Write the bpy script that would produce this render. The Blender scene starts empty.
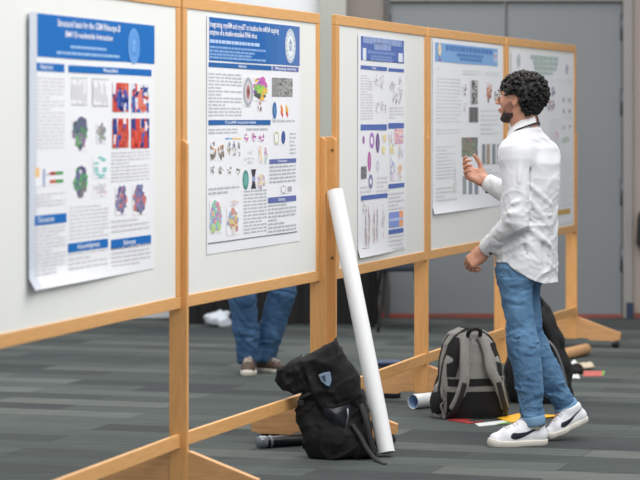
import bpy, bmesh, math, random
import numpy as np
from mathutils import Vector, Matrix
from mathutils.bvhtree import BVHTree

random.seed(7); rng = np.random.default_rng(11)
SC = bpy.context.scene
COL = SC.collection
F = 2600.0; CX = 320.0; HY = 119.0; CAMH = 1.52     # measured from the photograph

def P(px, py, Y):
    "photo pixel + distance from the camera -> world point"
    return Vector(((px - CX) / F * Y, Y, CAMH - (py - HY) / F * Y))

# ------------------------------------------------------------------ materials
def lin(c):
    return tuple((v / 12.92 if v <= .04045 else ((v + .055) / 1.055) ** 2.4) for v in (x / 255 for x in c)) + (1,)

MATS = {}
def mat(name, rgb, rough=.6, metal=0., var=.0, scale=20., bump=0., bscale=200., stretch=(1, 1, 1), rgb2=None, spec=.5, alpha=1., coords='Object', detail=3., sheen=0.):
    if name in MATS: return MATS[name]
    m = bpy.data.materials.new(name); m.use_nodes = True
    nt = m.node_tree; bs = nt.nodes['Principled BSDF']
    bs.inputs['Roughness'].default_value = rough
    bs.inputs['Metallic'].default_value = metal
    bs.inputs['Specular IOR Level'].default_value = spec
    bs.inputs['Base Color'].default_value = lin(rgb)
    if sheen: bs.inputs['Sheen Weight'].default_value = sheen
    tc = nt.nodes.new('ShaderNodeTexCoord'); mp = nt.nodes.new('ShaderNodeMapping')
    mp.inputs['Scale'].default_value = stretch
    nt.links.new(tc.outputs[coords], mp.inputs['Vector'])
    if var or rgb2:
        nz = nt.nodes.new('ShaderNodeTexNoise'); nz.inputs['Scale'].default_value = scale
        nz.inputs['Detail'].default_value = detail
        nt.links.new(mp.outputs[0], nz.inputs['Vector'])
        r = nt.nodes.new('ShaderNodeValToRGB')
        a = lin(rgb)
        if rgb2: b = lin(rgb2)
        else: b = tuple(min(1, v * (1 + var)) for v in a[:3]) + (1,); a = tuple(v * (1 - var) for v in a[:3]) + (1,)
        r.color_ramp.elements[0].position = .3; r.color_ramp.elements[1].position = .7
        r.color_ramp.elements[0].color = a; r.color_ramp.elements[1].color = b
        nt.links.new(nz.outputs['Fac'], r.inputs[0]); nt.links.new(r.outputs[0], bs.inputs['Base Color'])
    if bump:
        n2 = nt.nodes.new('ShaderNodeTexNoise'); n2.inputs['Scale'].default_value = bscale
        nt.links.new(mp.outputs[0], n2.inputs['Vector'])
        bp = nt.nodes.new('ShaderNodeBump'); bp.inputs['Strength'].default_value = bump; bp.inputs['Distance'].default_value = .01
        nt.links.new(n2.outputs['Fac'], bp.inputs['Height']); nt.links.new(bp.outputs[0], bs.inputs['Normal'])
    MATS[name] = m
    return m

WOODH = mat('wood_grain_along', (214, 162, 102), .45, var=.10, scale=9, stretch=(1, 8, 14), detail=5, bump=.05, bscale=30)
WOODV = mat('wood_grain_up', (212, 158, 98), .45, var=.10, scale=9, stretch=(12, 12, 1), detail=5, bump=.05, bscale=30)
WOODF = mat('wood_foot', (206, 156, 106), .5, var=.13, scale=7, stretch=(10, 1, 10), detail=5, bump=.05, bscale=30)
BOARD = mat('white_board', (231, 233, 231), .35, var=.012, scale=3)
PAPER = mat('poster_paper', (234, 236, 242), .4, var=.015, scale=4)
PAPERSHADE = mat('poster_paper_curl_shade', (205, 212, 224), .4)  # paper toned darker: curl shading painted along a sheet's left edge

# ------------------------------------------------------------------ object helpers
def link(o):
    COL.objects.link(o); return o
def tag(o, label, cat, group=None, kind=None):
    o['label'] = label; o['category'] = cat
    if group: o['group'] = group
    if kind: o['kind'] = kind
    return o
def thing(name, label, cat, loc=(0, 0, 0), rz=0., group=None):
    o = link(bpy.data.objects.new(name, None)); o.location = loc; o.rotation_euler = (0, 0, rz); o.empty_display_size = .1
    return tag(o, label, cat, group)
def bake(name, me, mats, parent=None, loc=None, rz=0., smooth=False):
    if not isinstance(mats, (list, tuple)): mats = [mats]
    for m in mats: me.materials.append(m)
    if smooth:
        me.polygons.foreach_set('use_smooth', [True] * len(me.polygons))
    o = link(bpy.data.objects.new(name, me))
    if parent: o.parent = parent
    if loc is not None: o.location = loc
    o.rotation_euler = (0, 0, rz)
    return o
def obj(name, bm, mats, parent=None, loc=None, rz=0., smooth=False):
    bmesh.ops.recalc_face_normals(bm, faces=bm.faces[:])
    me = bpy.data.meshes.new(name); bm.to_mesh(me); bm.free()
    return bake(name, me, mats, parent, loc, rz, smooth)
def structure(o): o['kind'] = 'structure'; return o

def BM(): return bmesh.new()
def box(bm, lo, hi, bev=0., M=None, mi=0):
    lo = Vector(lo); hi = Vector(hi); t = bmesh.new()
    bmesh.ops.create_cube(t, size=1.)
    for v in t.verts:
        v.co = Vector([(lo[i] + hi[i]) / 2 + v.co[i] * (hi[i] - lo[i]) for i in range(3)])
    if bev: bmesh.ops.bevel(t, geom=t.edges[:], offset=bev, segments=2, affect='EDGES', profile=.6)
    _merge(bm, t, M, mi)
def _merge(bm, t, M=None, mi=0):
    vm = {}
    for v in t.verts: vm[v] = bm.verts.new(M @ v.co if M else v.co)
    for f in t.faces:
        try:
            g = bm.faces.new([vm[v] for v in f.verts]); g.material_index = mi; g.smooth = f.smooth
        except ValueError: pass
    t.free()
def prism(bm, pts, y0, y1, M=None, bev=0., mi=0, axis='y'):
    "extrude a polygon given in (x,z) from y0 to y1"
    t = bmesh.new()
    def V(p, y): return {'y': (p[0], y, p[1]), 'x': (y, p[0], p[1]), 'z': (p[0], p[1], y)}[axis]
    a = [t.verts.new(V(p, y0)) for p in pts]; b = [t.verts.new(V(p, y1)) for p in pts]
    t.faces.new(a); t.faces.new(b[::-1]); n = len(pts)
    for i in range(n): t.faces.new([a[i], a[(i + 1) % n], b[(i + 1) % n], b[i]])
    bmesh.ops.recalc_face_normals(t, faces=t.faces[:])
    if bev: bmesh.ops.bevel(t, geom=t.edges[:], offset=bev, segments=2, affect='EDGES', profile=.6)
    _merge(bm, t, M, mi)
def frame_of(t, up=Vector((0, 0, 1))):
    t = t.normalized()
    if abs(t.dot(up)) > .95: up = Vector((0, 1, 0))
    s = t.cross(up).normalized(); return s, s.cross(t).normalized()
def tube(bm, pts, r, n=8, cap=True, mi=0, closed=False):
    pts = [Vector(p) for p in pts]; k = len(pts)
    rs = r if isinstance(r, (list, tuple)) else [r] * k
    rings = []; s0 = None
    for i, p in enumerate(pts):
        if closed: t = pts[(i + 1) % k] - pts[i - 1]
        else: t = pts[min(i + 1, k - 1)] - pts[max(i - 1, 0)]
        t.normalize()
        if s0 is None: s, u = frame_of(t)
        else:
            s = (s0 - t * s0.dot(t)); s = s.normalized() if s.length > 1e-6 else frame_of(t)[0]; u = s.cross(t)
        s0 = s
        rings.append([bm.verts.new(p + (s * math.cos(2 * math.pi * j / n) + u * math.sin(2 * math.pi * j / n)) * rs[i]) for j in range(n)])
    for i in range(k if closed else k - 1):
        A = rings[i]; B = rings[(i + 1) % k]
        for j in range(n):
            f = bm.faces.new([A[j], A[(j + 1) % n], B[(j + 1) % n], B[j]]); f.smooth = True; f.material_index = mi
    if cap and not closed:
        for R in (rings[0], rings[-1]):
            f = bm.faces.new(R); f.material_index = mi
def strap(bm, pts, w, th, nrm, mi=0):
    "flat ribbon swept along pts; nrm = flat-side normal (one or per point)"
    pts = [Vector(p) for p in pts]; k = len(pts)
    ws = w if isinstance(w, (list, tuple)) else [w] * k
    rings = []
    for i, p in enumerate(pts):
        t = (pts[min(i + 1, k - 1)] - pts[max(i - 1, 0)]).normalized()
        n = Vector(nrm[i] if isinstance(nrm, list) else nrm).normalized()
        s = t.cross(n).normalized(); n = s.cross(t).normalized()
        c = [(-.5, -.35), (-.4, .5), (.4, .5), (.5, -.35), (.4, -.5), (-.4, -.5)]
        rings.append([bm.verts.new(p + s * ws[i] * a + n * th * b) for a, b in c])
    for i in range(k - 1):
        A, B = rings[i], rings[i + 1]; m = len(A)
        for j in range(m):
            f = bm.faces.new([A[j], A[(j + 1) % m], B[(j + 1) % m], B[j]]); f.material_index = mi; f.smooth = True
    for R in (rings[0], rings[-1]):
        f = bm.faces.new(R); f.material_index = mi
def lathe(bm, prof, c=(0, 0, 0), n=20, M=None, mi=0):
    t = bmesh.new(); c = Vector(c); R = []
    for r, z in prof:
        R.append([t.verts.new(c + Vector((r * math.cos(2 * math.pi * j / n), r * math.sin(2 * math.pi * j / n), z))) for j in range(n)])
    for A, B in zip(R, R[1:]):
        for j in range(n):
            f = t.faces.new([A[j], A[(j + 1) % n], B[(j + 1) % n], B[j]]); f.smooth = True
    _merge(bm, t, M, mi)
def spline(pts, n=6):
    pts = [Vector(p) for p in pts]; out = []
    for i in range(len(pts) - 1):
        p0 = pts[max(i - 1, 0)]; p1 = pts[i]; p2 = pts[i + 1]; p3 = pts[min(i + 2, len(pts) - 1)]
        for j in range(n):
            t = j / n
            out.append(.5 * ((2 * p1) + (p2 - p0) * t + (2 * p0 - 5 * p1 + 4 * p2 - p3) * t * t + (3 * p1 - p0 - 3 * p2 + p3) * t ** 3))
    out.append(pts[-1]); return out
def copy_tree(o, parent=None):
    c = o.copy(); COL.objects.link(c); c.parent = parent
    for ch in list(o.children): copy_tree(ch, c)
    return c

# ------------------------------------------------------------------ soft bodies: signed distance field -> surface nets
class SDF:
    def __init__(s, lo, hi, h):
        s.lo = np.array(lo, float); s.h = h
        s.n = np.ceil((np.array(hi) - s.lo) / h).astype(int) + 1
        s.f = np.full(s.n, .2, np.float32)
        s.ax = [s.lo[i] + h * np.arange(s.n[i]) for i in range(3)]
    def sub(s, lo, hi):
        a = np.clip(np.floor((np.array(lo) - s.lo) / s.h).astype(int), 0, s.n); b = np.clip(np.ceil((np.array(hi) - s.lo) / s.h).astype(int) + 1, 0, s.n)
        sl = tuple(slice(a[i], b[i]) for i in range(3))
        X = s.ax[0][sl[0]][:, None, None]; Y = s.ax[1][sl[1]][None, :, None]; Z = s.ax[2][sl[2]][None, None, :]
        return sl, X, Y, Z
    def put(s, sl, d, k, op):
        if d.size == 0: return
        f = s.f[sl]; d = np.asarray(np.broadcast_to(d, f.shape), np.float32)
        if op == 'add':
            if k > 0:
                h = np.maximum(k - np.abs(f - d), 0) / k; s.f[sl] = np.minimum(f, d) - h * h * k * .25
            else: s.f[sl] = np.minimum(f, d)
        elif op == 'cut':
            if k > 0:
                h = np.maximum(k - np.abs(f + d), 0) / k; s.f[sl] = np.maximum(f, -d) + h * h * k * .25
            else: s.f[sl] = np.maximum(f, -d)
    def cone(s, a, b, ra, rb, k=.02, op='add'):
        a = np.array(a, float); b = np.array(b, float); r = max(ra, rb) + k + 3 * s.h
        sl, X, Y, Z = s.sub(np.minimum(a, b) - r, np.maximum(a, b) + r)
        ba = b - a; L = ba @ ba + 1e-12
        t = np.clip(((X - a[0]) * ba[0] + (Y - a[1]) * ba[1] + (Z - a[2]) * ba[2]) / L, 0, 1)
        d = np.sqrt((X - a[0] - t * ba[0]) ** 2 + (Y - a[1] - t * ba[1]) ** 2 + (Z - a[2] - t * ba[2]) ** 2) - (ra + (rb - ra) * t)
        s.put(sl, d, k, op)
    def slab(s, pts, yc, half, rad, k=.02):
        "rounded slab whose outline is a polygon in the x-z plane"
        pts = np.array([(p[0], p[2]) for p in pts]); m = k + 3 * s.h + .02
        sl, X, Y, Z = s.sub((pts[:, 0].min() - m, yc - half - m, pts[:, 1].min() - m), (pts[:, 0].max() + m, yc + half + m, pts[:, 1].max() + m))
        X2, Z2 = np.broadcast_arrays(X[:, 0, :], Z[0, :, :].reshape(1, -1)); d = np.full(X2.shape, 1e9); sg = np.ones(X2.shape); n = len(pts)
        for i in range(n):
            a, b = pts[i], pts[i - 1]; ex, ez = b - a; wx_, wz_ = X2 - a[0], Z2 - a[1]; t = np.clip((wx_ * ex + wz_ * ez) / (ex * ex + ez * ez), 0, 1)
            d = np.minimum(d, (wx_ - ex * t) ** 2 + (wz_ - ez * t) ** 2)
            c1, c2, c3 = Z2 >= a[1], Z2 < b[1], ex * wz_ > ez * wx_; fl = (c1 & c2 & c3) | (~c1 & ~c2 & ~c3); sg = np.where(fl, -sg, sg)
        d2 = (np.sqrt(d) * sg)[:, None, :] + rad; dy = np.abs(Y - yc) - half + rad
        s.put(sl, np.sqrt(np.maximum(d2, 0) ** 2 + np.maximum(dy, 0) ** 2) + np.minimum(np.maximum(d2, dy), 0) - rad, k, 'add')
    def chain(s, pts, rs, k=.02):
        for i in range(len(pts) - 1): s.cone(pts[i], pts[i + 1], rs[i], rs[i + 1], k)
    def ell(s, c, r, R=None, k=.02, op='add'):
        c = np.array(c, float); r = np.array(r, float); R = np.eye(3) if R is None else np.array(R, float)   # rows = local axes
        m = r.max() + k + 3 * s.h
        sl, X, Y, Z = s.sub(c - m, c + m)
        q = [(X - c[0]) * R[i][0] + (Y - c[1]) * R[i][1] + (Z - c[2]) * R[i][2] for i in range(3)]
        k0 = np.sqrt(sum((q[i] / r[i]) ** 2 for i in range(3))); k1 = np.sqrt(sum((q[i] / r[i] ** 2) ** 2 for i in range(3))) + 1e-9
        s.put(sl, k0 * (k0 - 1) / k1, k, op)
    def box(s, c, half, R=None, rad=.01, k=.02, op='add'):
        c = np.array(c, float); hf = np.array(half, float) - rad; R = np.eye(3) if R is None else np.array(R, float)
        m = np.linalg.norm(half) + k + 3 * s.h
        sl, X, Y, Z = s.sub(c - m, c + m)
        q = [np.abs((X - c[0]) * R[i][0] + (Y - c[1]) * R[i][1] + (Z - c[2]) * R[i][2]) - hf[i] for i in range(3)]
        d = np.sqrt(sum(np.maximum(v, 0) ** 2 for v in q)) + np.minimum(np.maximum(q[0], np.maximum(q[1], q[2])), 0) - rad
        s.put(sl, d, k, op)
    def loft(s, st, u, v, k=.02, e=2., op='add'):
        "st: rows (z, cx, cy, a, b) bottom to top; u,v horizontal unit axes"
        st = np.array(sorted(st), float); z = st[:, 0]
        m = st[:, 3:5].max() + k + 3 * s.h
        sl, X, Y, Z = s.sub((st[:, 1].min() - m, st[:, 2].min() - m, z[0] - k - .02), (st[:, 1].max() + m, st[:, 2].max() + m, z[-1] + k + .02))
        zz = np.clip(Z, z[0], z[-1])
        def ip(c):   # smooth interpolation
            i = np.clip(np.searchsorted(z, zz) - 1, 0, len(z) - 2); t = (zz - z[i]) / (z[i + 1] - z[i]); t = .5 * t + .5 * (t * t * (3 - 2 * t))
            return st[i, c] * (1 - t) + st[i + 1, c] * t
        cx, cy, a, b = ip(1), ip(2), ip(3), ip(4)
        du = (X - cx) * u[0] + (Y - cy) * u[1]; dv = (X - cx) * v[0] + (Y - cy) * v[1]
        q = (np.abs(du / a) ** e + np.abs(dv / b) ** e) ** (1 / e)
        d = (q - 1) * np.minimum(a, b)
        d = np.maximum(d, np.maximum(z[0] - Z, Z - z[-1]))
        s.put(sl, d, k, op)
    def fold(s, a, b, w, amp):
        "raise (amp>0) or press (amp<0) a soft crease along a segment"
        a = np.array(a, float); b = np.array(b, float); r = 3 * w
        sl, X, Y, Z = s.sub(np.minimum(a, b) - r, np.maximum(a, b) + r)
        ba = b - a; L = ba @ ba + 1e-12
        t = ((X - a[0]) * ba[0] + (Y - a[1]) * ba[1] + (Z - a[2]) * ba[2]) / L; tc = np.clip(t, 0, 1)
        d2 = (X - a[0] - tc * ba[0]) ** 2 + (Y - a[1] - tc * ba[1]) ** 2 + (Z - a[2] - tc * ba[2]) ** 2
        s.f[sl] -= (amp * np.exp(-d2 / w ** 2) * np.clip(1.2 - np.abs(tc - .5) * 2, 0, 1)).astype(np.float32)
    def noise(s, amp, wl, seed=0, st=(1, 1, 1)):
        r = np.random.default_rng(seed); g = np.zeros_like(s.f)
        X = s.ax[0][:, None, None]; Y = s.ax[1][None, :, None]; Z = s.ax[2][None, None, :]
        for i in range(5):
            k = r.normal(size=3); k = k / np.linalg.norm(k) * np.array(st) * 2 * math.pi / (wl * r.uniform(.7, 1.5))
            g += np.sin(X * k[0] + Y * k[1] + Z * k[2] + r.uniform(0, 6)).astype(np.float32)
        s.f -= g * amp / 2.2
    def wrinkle(s, amp, wl, seed, st=(1, 1, 1), mask=None):
        "soft ridged folds: broad valleys and narrow crests, bent by a slow warp"
        r = np.random.default_rng(seed); X = s.ax[0][:, None, None]; Y = s.ax[1][None, :, None]; Z = s.ax[2][None, None, :]
        near = np.abs(s.f) < .03; ix = np.argwhere(near); x = s.ax[0][ix[:, 0]]; y = s.ax[1][ix[:, 1]]; z = s.ax[2][ix[:, 2]]; g = np.zeros(len(ix))
        for i in range(4):
            w = sum(np.sin((x * a + y * b + z * c) * 2 * math.pi / (wl * 3.2) + p) for a, b, c, p in r.normal(size=(3, 4)) * (1, 1, 1, 3)) * .9
            k = r.normal(size=3) * st; k = k / np.linalg.norm(k) * 2 * math.pi / (wl * r.uniform(.8, 1.5))
            v = 1 - np.abs(np.sin((x * k[0] + y * k[1] + z * k[2]) * .5 + w + r.uniform(0, 6)))
            g += (v ** 1.6 - .28) * (.5 + .5 * np.sin(w * 1.3 + i))
        if mask is not None: g = g * mask(x, y, z)
        s.f[near] -= (g * amp).astype(np.float32)
    def field(s, fn, op='cut', k=0.):
        X = s.ax[0][:, None, None]; Y = s.ax[1][None, :, None]; Z = s.ax[2][None, None, :]
        s.put(tuple(slice(0, n) for n in s.n), fn(X, Y, Z), k, op)
    def mesh(s, name, org=(0, 0, 0)):
        f = s.f
        for i in range(3):   # close at the borders
            ix = [slice(None)] * 3
            for e in (0, -1):
                ix[i] = e; f[tuple(ix)] = np.maximum(f[tuple(ix)], 1e-3)
        ins = f < 0
        c = np.zeros(s.n - 1, np.int8)
        for dx in (0, 1):
            for dy in (0, 1):
                for dz in (0, 1):
                    c += ins[dx:s.n[0] - 1 + dx, dy:s.n[1] - 1 + dy, dz:s.n[2] - 1 + dz]
        act = np.argwhere((c > 0) & (c < 8)); vid = np.full(s.n - 1, -1, np.int32); vid[tuple(act.T)] = np.arange(len(act))
        acc = np.zeros((len(act), 3)); cnt = np.zeros(len(act))
        corners = [(x, y, z) for x in (0, 1) for y in (0, 1) for z in (0, 1)]
        for a in corners:
            for ax in range(3):
                if a[ax]: continue
                b = list(a); b[ax] = 1
                fa = f[tuple((act + a).T)]; fb = f[tuple((act + b).T)]
                x = (fa < 0) != (fb < 0)
                t = np.where(x, fa / np.where(x, fa - fb, 1), 0)
                p = np.array(a, float)[None] + t[:, None] * (np.array(b, float) - np.array(a, float))[None]
                acc[x] += p[x]; cnt[x] += 1
        V = (act + acc / cnt[:, None]) * s.h + s.lo - np.array(org)
        Q = []
        for ax in range(3):
            sl0 = [slice(None)] * 3; sl1 = [slice(None)] * 3; sl0[ax] = slice(0, -1); sl1[ax] = slice(1, None)
            A = ins[tuple(sl0)]; B = ins[tuple(sl1)]
            e = np.argwhere(A != B); o1, o2 = [i for i in range(3) if i != ax]
            ok = (e[:, o1] > 0) & (e[:, o2] > 0) & (e[:, o1] < s.n[o1] - 1) & (e[:, o2] < s.n[o2] - 1); e = e[ok]
            def vv(d1, d2):
                g = e.copy(); g[:, o1] += d1; g[:, o2] += d2; return vid[tuple(g.T)]
            q = np.stack([vv(-1, -1), vv(0, -1), vv(0, 0), vv(-1, 0)], 1)
            flip = A[tuple(e.T)] if ax != 1 else ~A[tuple(e.T)]
            q[~flip] = q[~flip][:, ::-1]; Q.append(q)
        Q = np.concatenate(Q); Q = Q[(Q >= 0).all(1)]
        me = bpy.data.meshes.new(name)
        me.vertices.add(len(V)); me.vertices.foreach_set('co', V.astype(np.float32).ravel())
        me.loops.add(len(Q) * 4); me.loops.foreach_set('vertex_index', Q.astype(np.int32).ravel())
        me.polygons.add(len(Q)); me.polygons.foreach_set('loop_start', np.arange(0, len(Q) * 4, 4, dtype=np.int32)); me.polygons.foreach_set('loop_total', np.full(len(Q), 4, np.int32))
        me.update(calc_edges=True); me.validate()
        return me
    def make(s, name, m, parent=None, org=(0, 0, 0), loc=None):
        return bake(name, s.mesh(name, org), m, parent, loc=loc, smooth=True)
# ------------------------------------------------------------------ the room
def carpet():
    m = bpy.data.materials.new('carpet_tiles'); m.use_nodes = True; nt = m.node_tree; N = nt.nodes.new; L = nt.links.new
    bs = nt.nodes['Principled BSDF']; bs.inputs['Roughness'].default_value = .95; bs.inputs['Specular IOR Level'].default_value = .15
    tc = N('ShaderNodeTexCoord'); mp = N('ShaderNodeMapping'); mp.inputs['Rotation'].default_value = (0, 0, math.radians(18)); L(tc.outputs['Object'], mp.inputs[0])
    br = N('ShaderNodeTexBrick'); br.inputs['Scale'].default_value = 1.; br.inputs['Brick Width'].default_value = 1.0; br.inputs['Row Height'].default_value = .25
    br.inputs['Mortar Size'].default_value = .004; br.inputs['Color1'].default_value = (0, 0, 0, 1); br.inputs['Color2'].default_value = (1, 1, 1, 1); br.inputs['Mortar'].default_value = (.1, .1, .1, 1); br.inputs['Bias'].default_value = 0
    L(mp.outputs[0], br.inputs['Vector'])
    r = N('ShaderNodeValToRGB'); r.color_ramp.interpolation = 'LINEAR'
    e = r.color_ramp.elements; e[0].position = 0; e[0].color = lin((66, 70, 71)); e[1].position = 1; e[1].color = lin((100, 104, 102))
    for p, c in ((.35, (76, 82, 82)), (.7, (84, 91, 89))): x = r.color_ramp.elements.new(p); x.color = lin(c)
    L(br.outputs['Color'], r.inputs[0])
    # streaks running along the tiles
    mp2 = N('ShaderNodeMapping'); mp2.inputs['Rotation'].default_value = (0, 0, math.radians(18)); mp2.inputs['Scale'].default_value = (1.6, 34, 1); L(tc.outputs['Object'], mp2.inputs[0])
    nz = N('ShaderNodeTexNoise'); nz.inputs['Scale'].default_value = 1.6; nz.inputs['Detail'].default_value = 5; L(mp2.outputs[0], nz.inputs['Vector'])
    n3 = N('ShaderNodeTexNoise'); n3.inputs['Scale'].default_value = 260; n3.inputs['Detail'].default_value = 2; L(tc.outputs['Object'], n3.inputs['Vector'])
    r2 = N('ShaderNodeValToRGB'); r2.color_ramp.elements[0].position = .3; r2.color_ramp.elements[0].color = (.7, .7, .7, 1); r2.color_ramp.elements[1].position = .72; r2.color_ramp.elements[1].color = (1.22, 1.22, 1.22, 1); L(nz.outputs['Fac'], r2.inputs[0])
    r3 = N('ShaderNodeValToRGB'); r3.color_ramp.elements[0].position = .3; r3.color_ramp.elements[0].color = (.75, .75, .75, 1); r3.color_ramp.elements[1].position = .7; r3.color_ramp.elements[1].color = (1.2, 1.2, 1.2, 1); L(n3.outputs['Fac'], r3.inputs[0])
    a = N('ShaderNodeMix'); a.data_type = 'RGBA'; a.blend_type = 'MULTIPLY'; a.inputs[0].default_value = 1; L(r.outputs[0], a.inputs[6]); L(r2.outputs[0], a.inputs[7])
    b = N('ShaderNodeMix'); b.data_type = 'RGBA'; b.blend_type = 'MULTIPLY'; b.inputs[0].default_value = 1; L(a.outputs[2], b.inputs[6]); L(r3.outputs[0], b.inputs[7])
    L(b.outputs[2], bs.inputs['Base Color'])
    bp = N('ShaderNodeBump'); bp.inputs['Strength'].default_value = .4; bp.inputs['Distance'].default_value = .005; L(n3.outputs['Fac'], bp.inputs['Height']); L(bp.outputs[0], bs.inputs['Normal'])
    return m
bm = BM(); box(bm, (-7, -2, -.1), (7, 24, 0)); structure(obj('floor', bm, carpet()))

WY = 19.9
def wx(px): return (px - CX) / F * WY
WT = 3.2
WALL_L = mat('wall_light', (232, 236, 240), .8, var=.03, scale=1.5)
WALL_P = mat('wall_pillar', (170, 172, 165), .8, var=.03, scale=2)
WALL_B = mat('wall_brown_grey', (132, 126, 121), .8, var=.04, scale=2)
WALL_R = mat('wall_taupe', (160, 148, 141), .8, var=.03, scale=2)
JAMB = mat('door_frame_grey', (144, 142, 139), .6, var=.03, scale=3)
JAMB2 = mat('door_frame_dark', (84, 82, 82), .6, var=.03, scale=3)
DOORM = mat('door_grey', (124, 129, 133), .55, var=.035, scale=1.2)
HINGE = mat('hinge_steel', (92, 98, 106), .4, metal=.7)
NAVY = mat('navy_block', (38, 54, 78), .6)
BLACKP = mat('black_plastic', (22, 23, 25), .5, var=.1, scale=30)
REDT = mat('red_strip', (96, 66, 62), .8, rgb2=(158, 78, 68), scale=1.1, detail=4)

bm = BM(); box(bm, (-6, WY, 0), (wx(321), WY + .2, WT)); structure(obj('wall_left', bm, WALL_L))
bm = BM(); box(bm, (wx(319), WY - .18, 0), (wx(346), WY + .2, WT), .01); structure(obj('trim_1', bm, WALL_P))
bm = BM(); box(bm, (wx(346), WY - .02, 0), (wx(384), WY + .2, WT)); structure(obj('wall_back', bm, WALL_B))
bm = BM(); box(bm, (wx(632), WY - .02, 0), (6, WY + .2, WT)); structure(obj('wall_right', bm, WALL_R))
bm = BM(); box(bm, (wx(384), WY, 2.45), (wx(632), WY + .2, WT)); structure(obj('wall_top', bm, WALL_B))
bm = BM()
box(bm, (wx(384), WY - .05, 0), (wx(389.5), WY + .12, 2.47), .006, mi=1); box(bm, (wx(622.5), WY - .05, 0), (wx(632), WY + .12, 2.47), .006)
box(bm, (wx(389.5), WY - .05, 2.42), (wx(622.5), WY + .12, 2.47), .006)
fr = structure(obj('trim_2', bm, [JAMB, JAMB2]))
bm = BM(); box(bm, (wx(625.5), WY - .075, .0), (wx(632.5), WY - .045, .12), .004); obj('kick_block', bm, NAVY, fr)
for n, (a, b) in (('door_1', (505.3, 621.5)), ('door_2', (390, 504.6))):
    bm = BM(); box(bm, (wx(a), WY + .0, .012), (wx(b), WY + .045, 2.415), .004)
    d = structure(obj(n, bm, DOORM))
    hx = wx(621.9 if n == 'door_1' else 389.7)
    for z in (.35, .86, 1.55, 2.12):
        bm = BM(); tube(bm, [(hx, WY - .012, z), (hx, WY - .012, z + .2)], .012, 8); box(bm, (hx - .014, WY - .006, z), (hx + .0, WY + .01, z + .2)); obj('hinge', bm, HINGE, d)
bm = BM(); box(bm, (wx(505), WY - .006, .012), (wx(507.5), WY + .01, 2.41)); structure(obj('trim_3', bm, JAMB2))
bm = BM()
for a, b, h in ((330, 346, .04), (346, 384, .05), (389, 505, .035), (505, 622, .03), (632, 700, .04)):
    yy = WY - (.2 if b <= 346 else .06)
    box(bm, (wx(a), yy, .0), (wx(b), yy + .02, h), .003)
structure(obj('baseboard_back', bm, REDT))
bm = BM(); prism(bm, [(wx(635.5), .56), (wx(637), .78), (wx(640), .82), (wx(652), .82), (wx(652), .56)], WY - .16, WY - .02, bev=.01)
tag(obj('wall_box', bm, BLACKP), 'black box on the wall at the right edge beside the grey door frame', 'wall box')

# ------------------------------------------------------------------ display boards
J1 = [Vector((-1.071, 8.403)), Vector((-.5485, 10.334)), Vector((.0047, 12.093))]
J2 = [Vector((.075, 12.178)), Vector((.5775, 13.90)), Vector((1.117, 15.57)), Vector((1.713, 17.333))]
HOLE = mat('bolt_dark', (120, 96, 66), .5, metal=.3)
WHEEL = mat('caster_black', (24, 25, 27), .4)
STEEL = mat('steel', (150, 152, 155), .35, metal=.9)
ZT, ZB, TH = 2.01, .768, .026
FR = .048
class Board: pass
def post_parts(root, x, bolt=False, dy=0.):
    "upright with its foot and casters, in the board's own axes (x along the row, -y to the front)"
    c = TH / 2 + dy
    bm = BM(); hw = .038; t0, t1 = x - .011, x + .011
    pts = [(c - hw, .055), (c + hw, .055), (c + hw, 1.42), (c + hw - .008, 1.432), (c + hw - .02, 1.437), (c - hw + .02, 1.437), (c - hw + .008, 1.432), (c - hw, 1.42)]
    prism(bm, pts, t0, t1, axis='x', bev=.003)
    p = obj('post', bm, WOODV, root)
    for z in (1.375, .87) if bolt else ():
        bm = BM(); yy = c - .022; tube(bm, [(t0 - .003, yy, z), (t1 + .003, yy, z)], .007, 10); obj('bolt', bm, HOLE, p)
    bm = BM()
    L = .328
    pts = [(c - L, .055), (c - L - .004, .10), (c - .045, .20), (c + .045, .20), (c + L + .004, .10), (c + L, .055), (c + L - .04, .046), (c + .13, .046), (c + .1, .06), (c - .1, .06), (c - .13, .046), (c - L + .04, .046)]
    prism(bm, pts, x - .006, x + .03, axis='x', bev=.003)
    ft = obj('foot', bm, WOODF, p)
    for s in (-1, 1):
        bm = BM(); y = c + s * (L - .045)
        lathe(bm, [(0, -.014), (.02, -.014), (.026, -.008), (.026, .008), (.02, .014), (0, .014)], n=16, M=Matrix.Translation((x + .012, y - .012, .026)) @ Matrix.Rotation(math.pi / 2, 4, 'Y'))
        box(bm, (x + .012 - .018, y - .006, .03), (x + .012 + .018, y + .014, .0475), .002, mi=1)
        obj('caster', bm, [WHEEL, STEEL], ft)
def make_board(L, R, label, left_post, right_post, gapl=.012, gapr=.012, dy=0., bolt=False):
    b = Board(); d = (R - L); b.w = d.length; d.normalize(); b.L = L; b.d = d; b.rz = math.atan2(d.y, d.x)
    root = thing('display_board', label, 'display board', (L.x, L.y, 0), b.rz, 'poster display boards in the row'); b.root = root
    x0, x1 = gapl, b.w - gapr
    bm = BM(); box(bm, (x0 + .03, .006, ZB + .03), (x1 - .03, TH - .006, ZT - .03)); obj('whiteboard', bm, BOARD, root)
    bm = BM(); box(bm, (x0, 0, ZT - FR), (x1, TH, ZT), .003); obj('top_rail', bm, WOODH, root)
    bm = BM(); box(bm, (x0, 0, ZB), (x1, TH, ZB + FR), .003); obj('bottom_rail', bm, WOODH, root)
    for a in (x0, x1 - .052):
        bm = BM(); box(bm, (a, .0005, ZB + FR + .0005), (a + .052, TH - .0005, ZT - FR - .0005), .003); obj('side_stile', bm, WOODV, root)
    bm = BM(); box(bm, (.012, .003, .214), (b.w - .012, TH - .003, .268), .003); obj('lower_rail', bm, WOODH, root)
    if left_post is not None: post_parts(root, left_post, bolt, dy)
    if right_post is not None: post_parts(root, b.w + right_post, False, dy)
    return b
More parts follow.
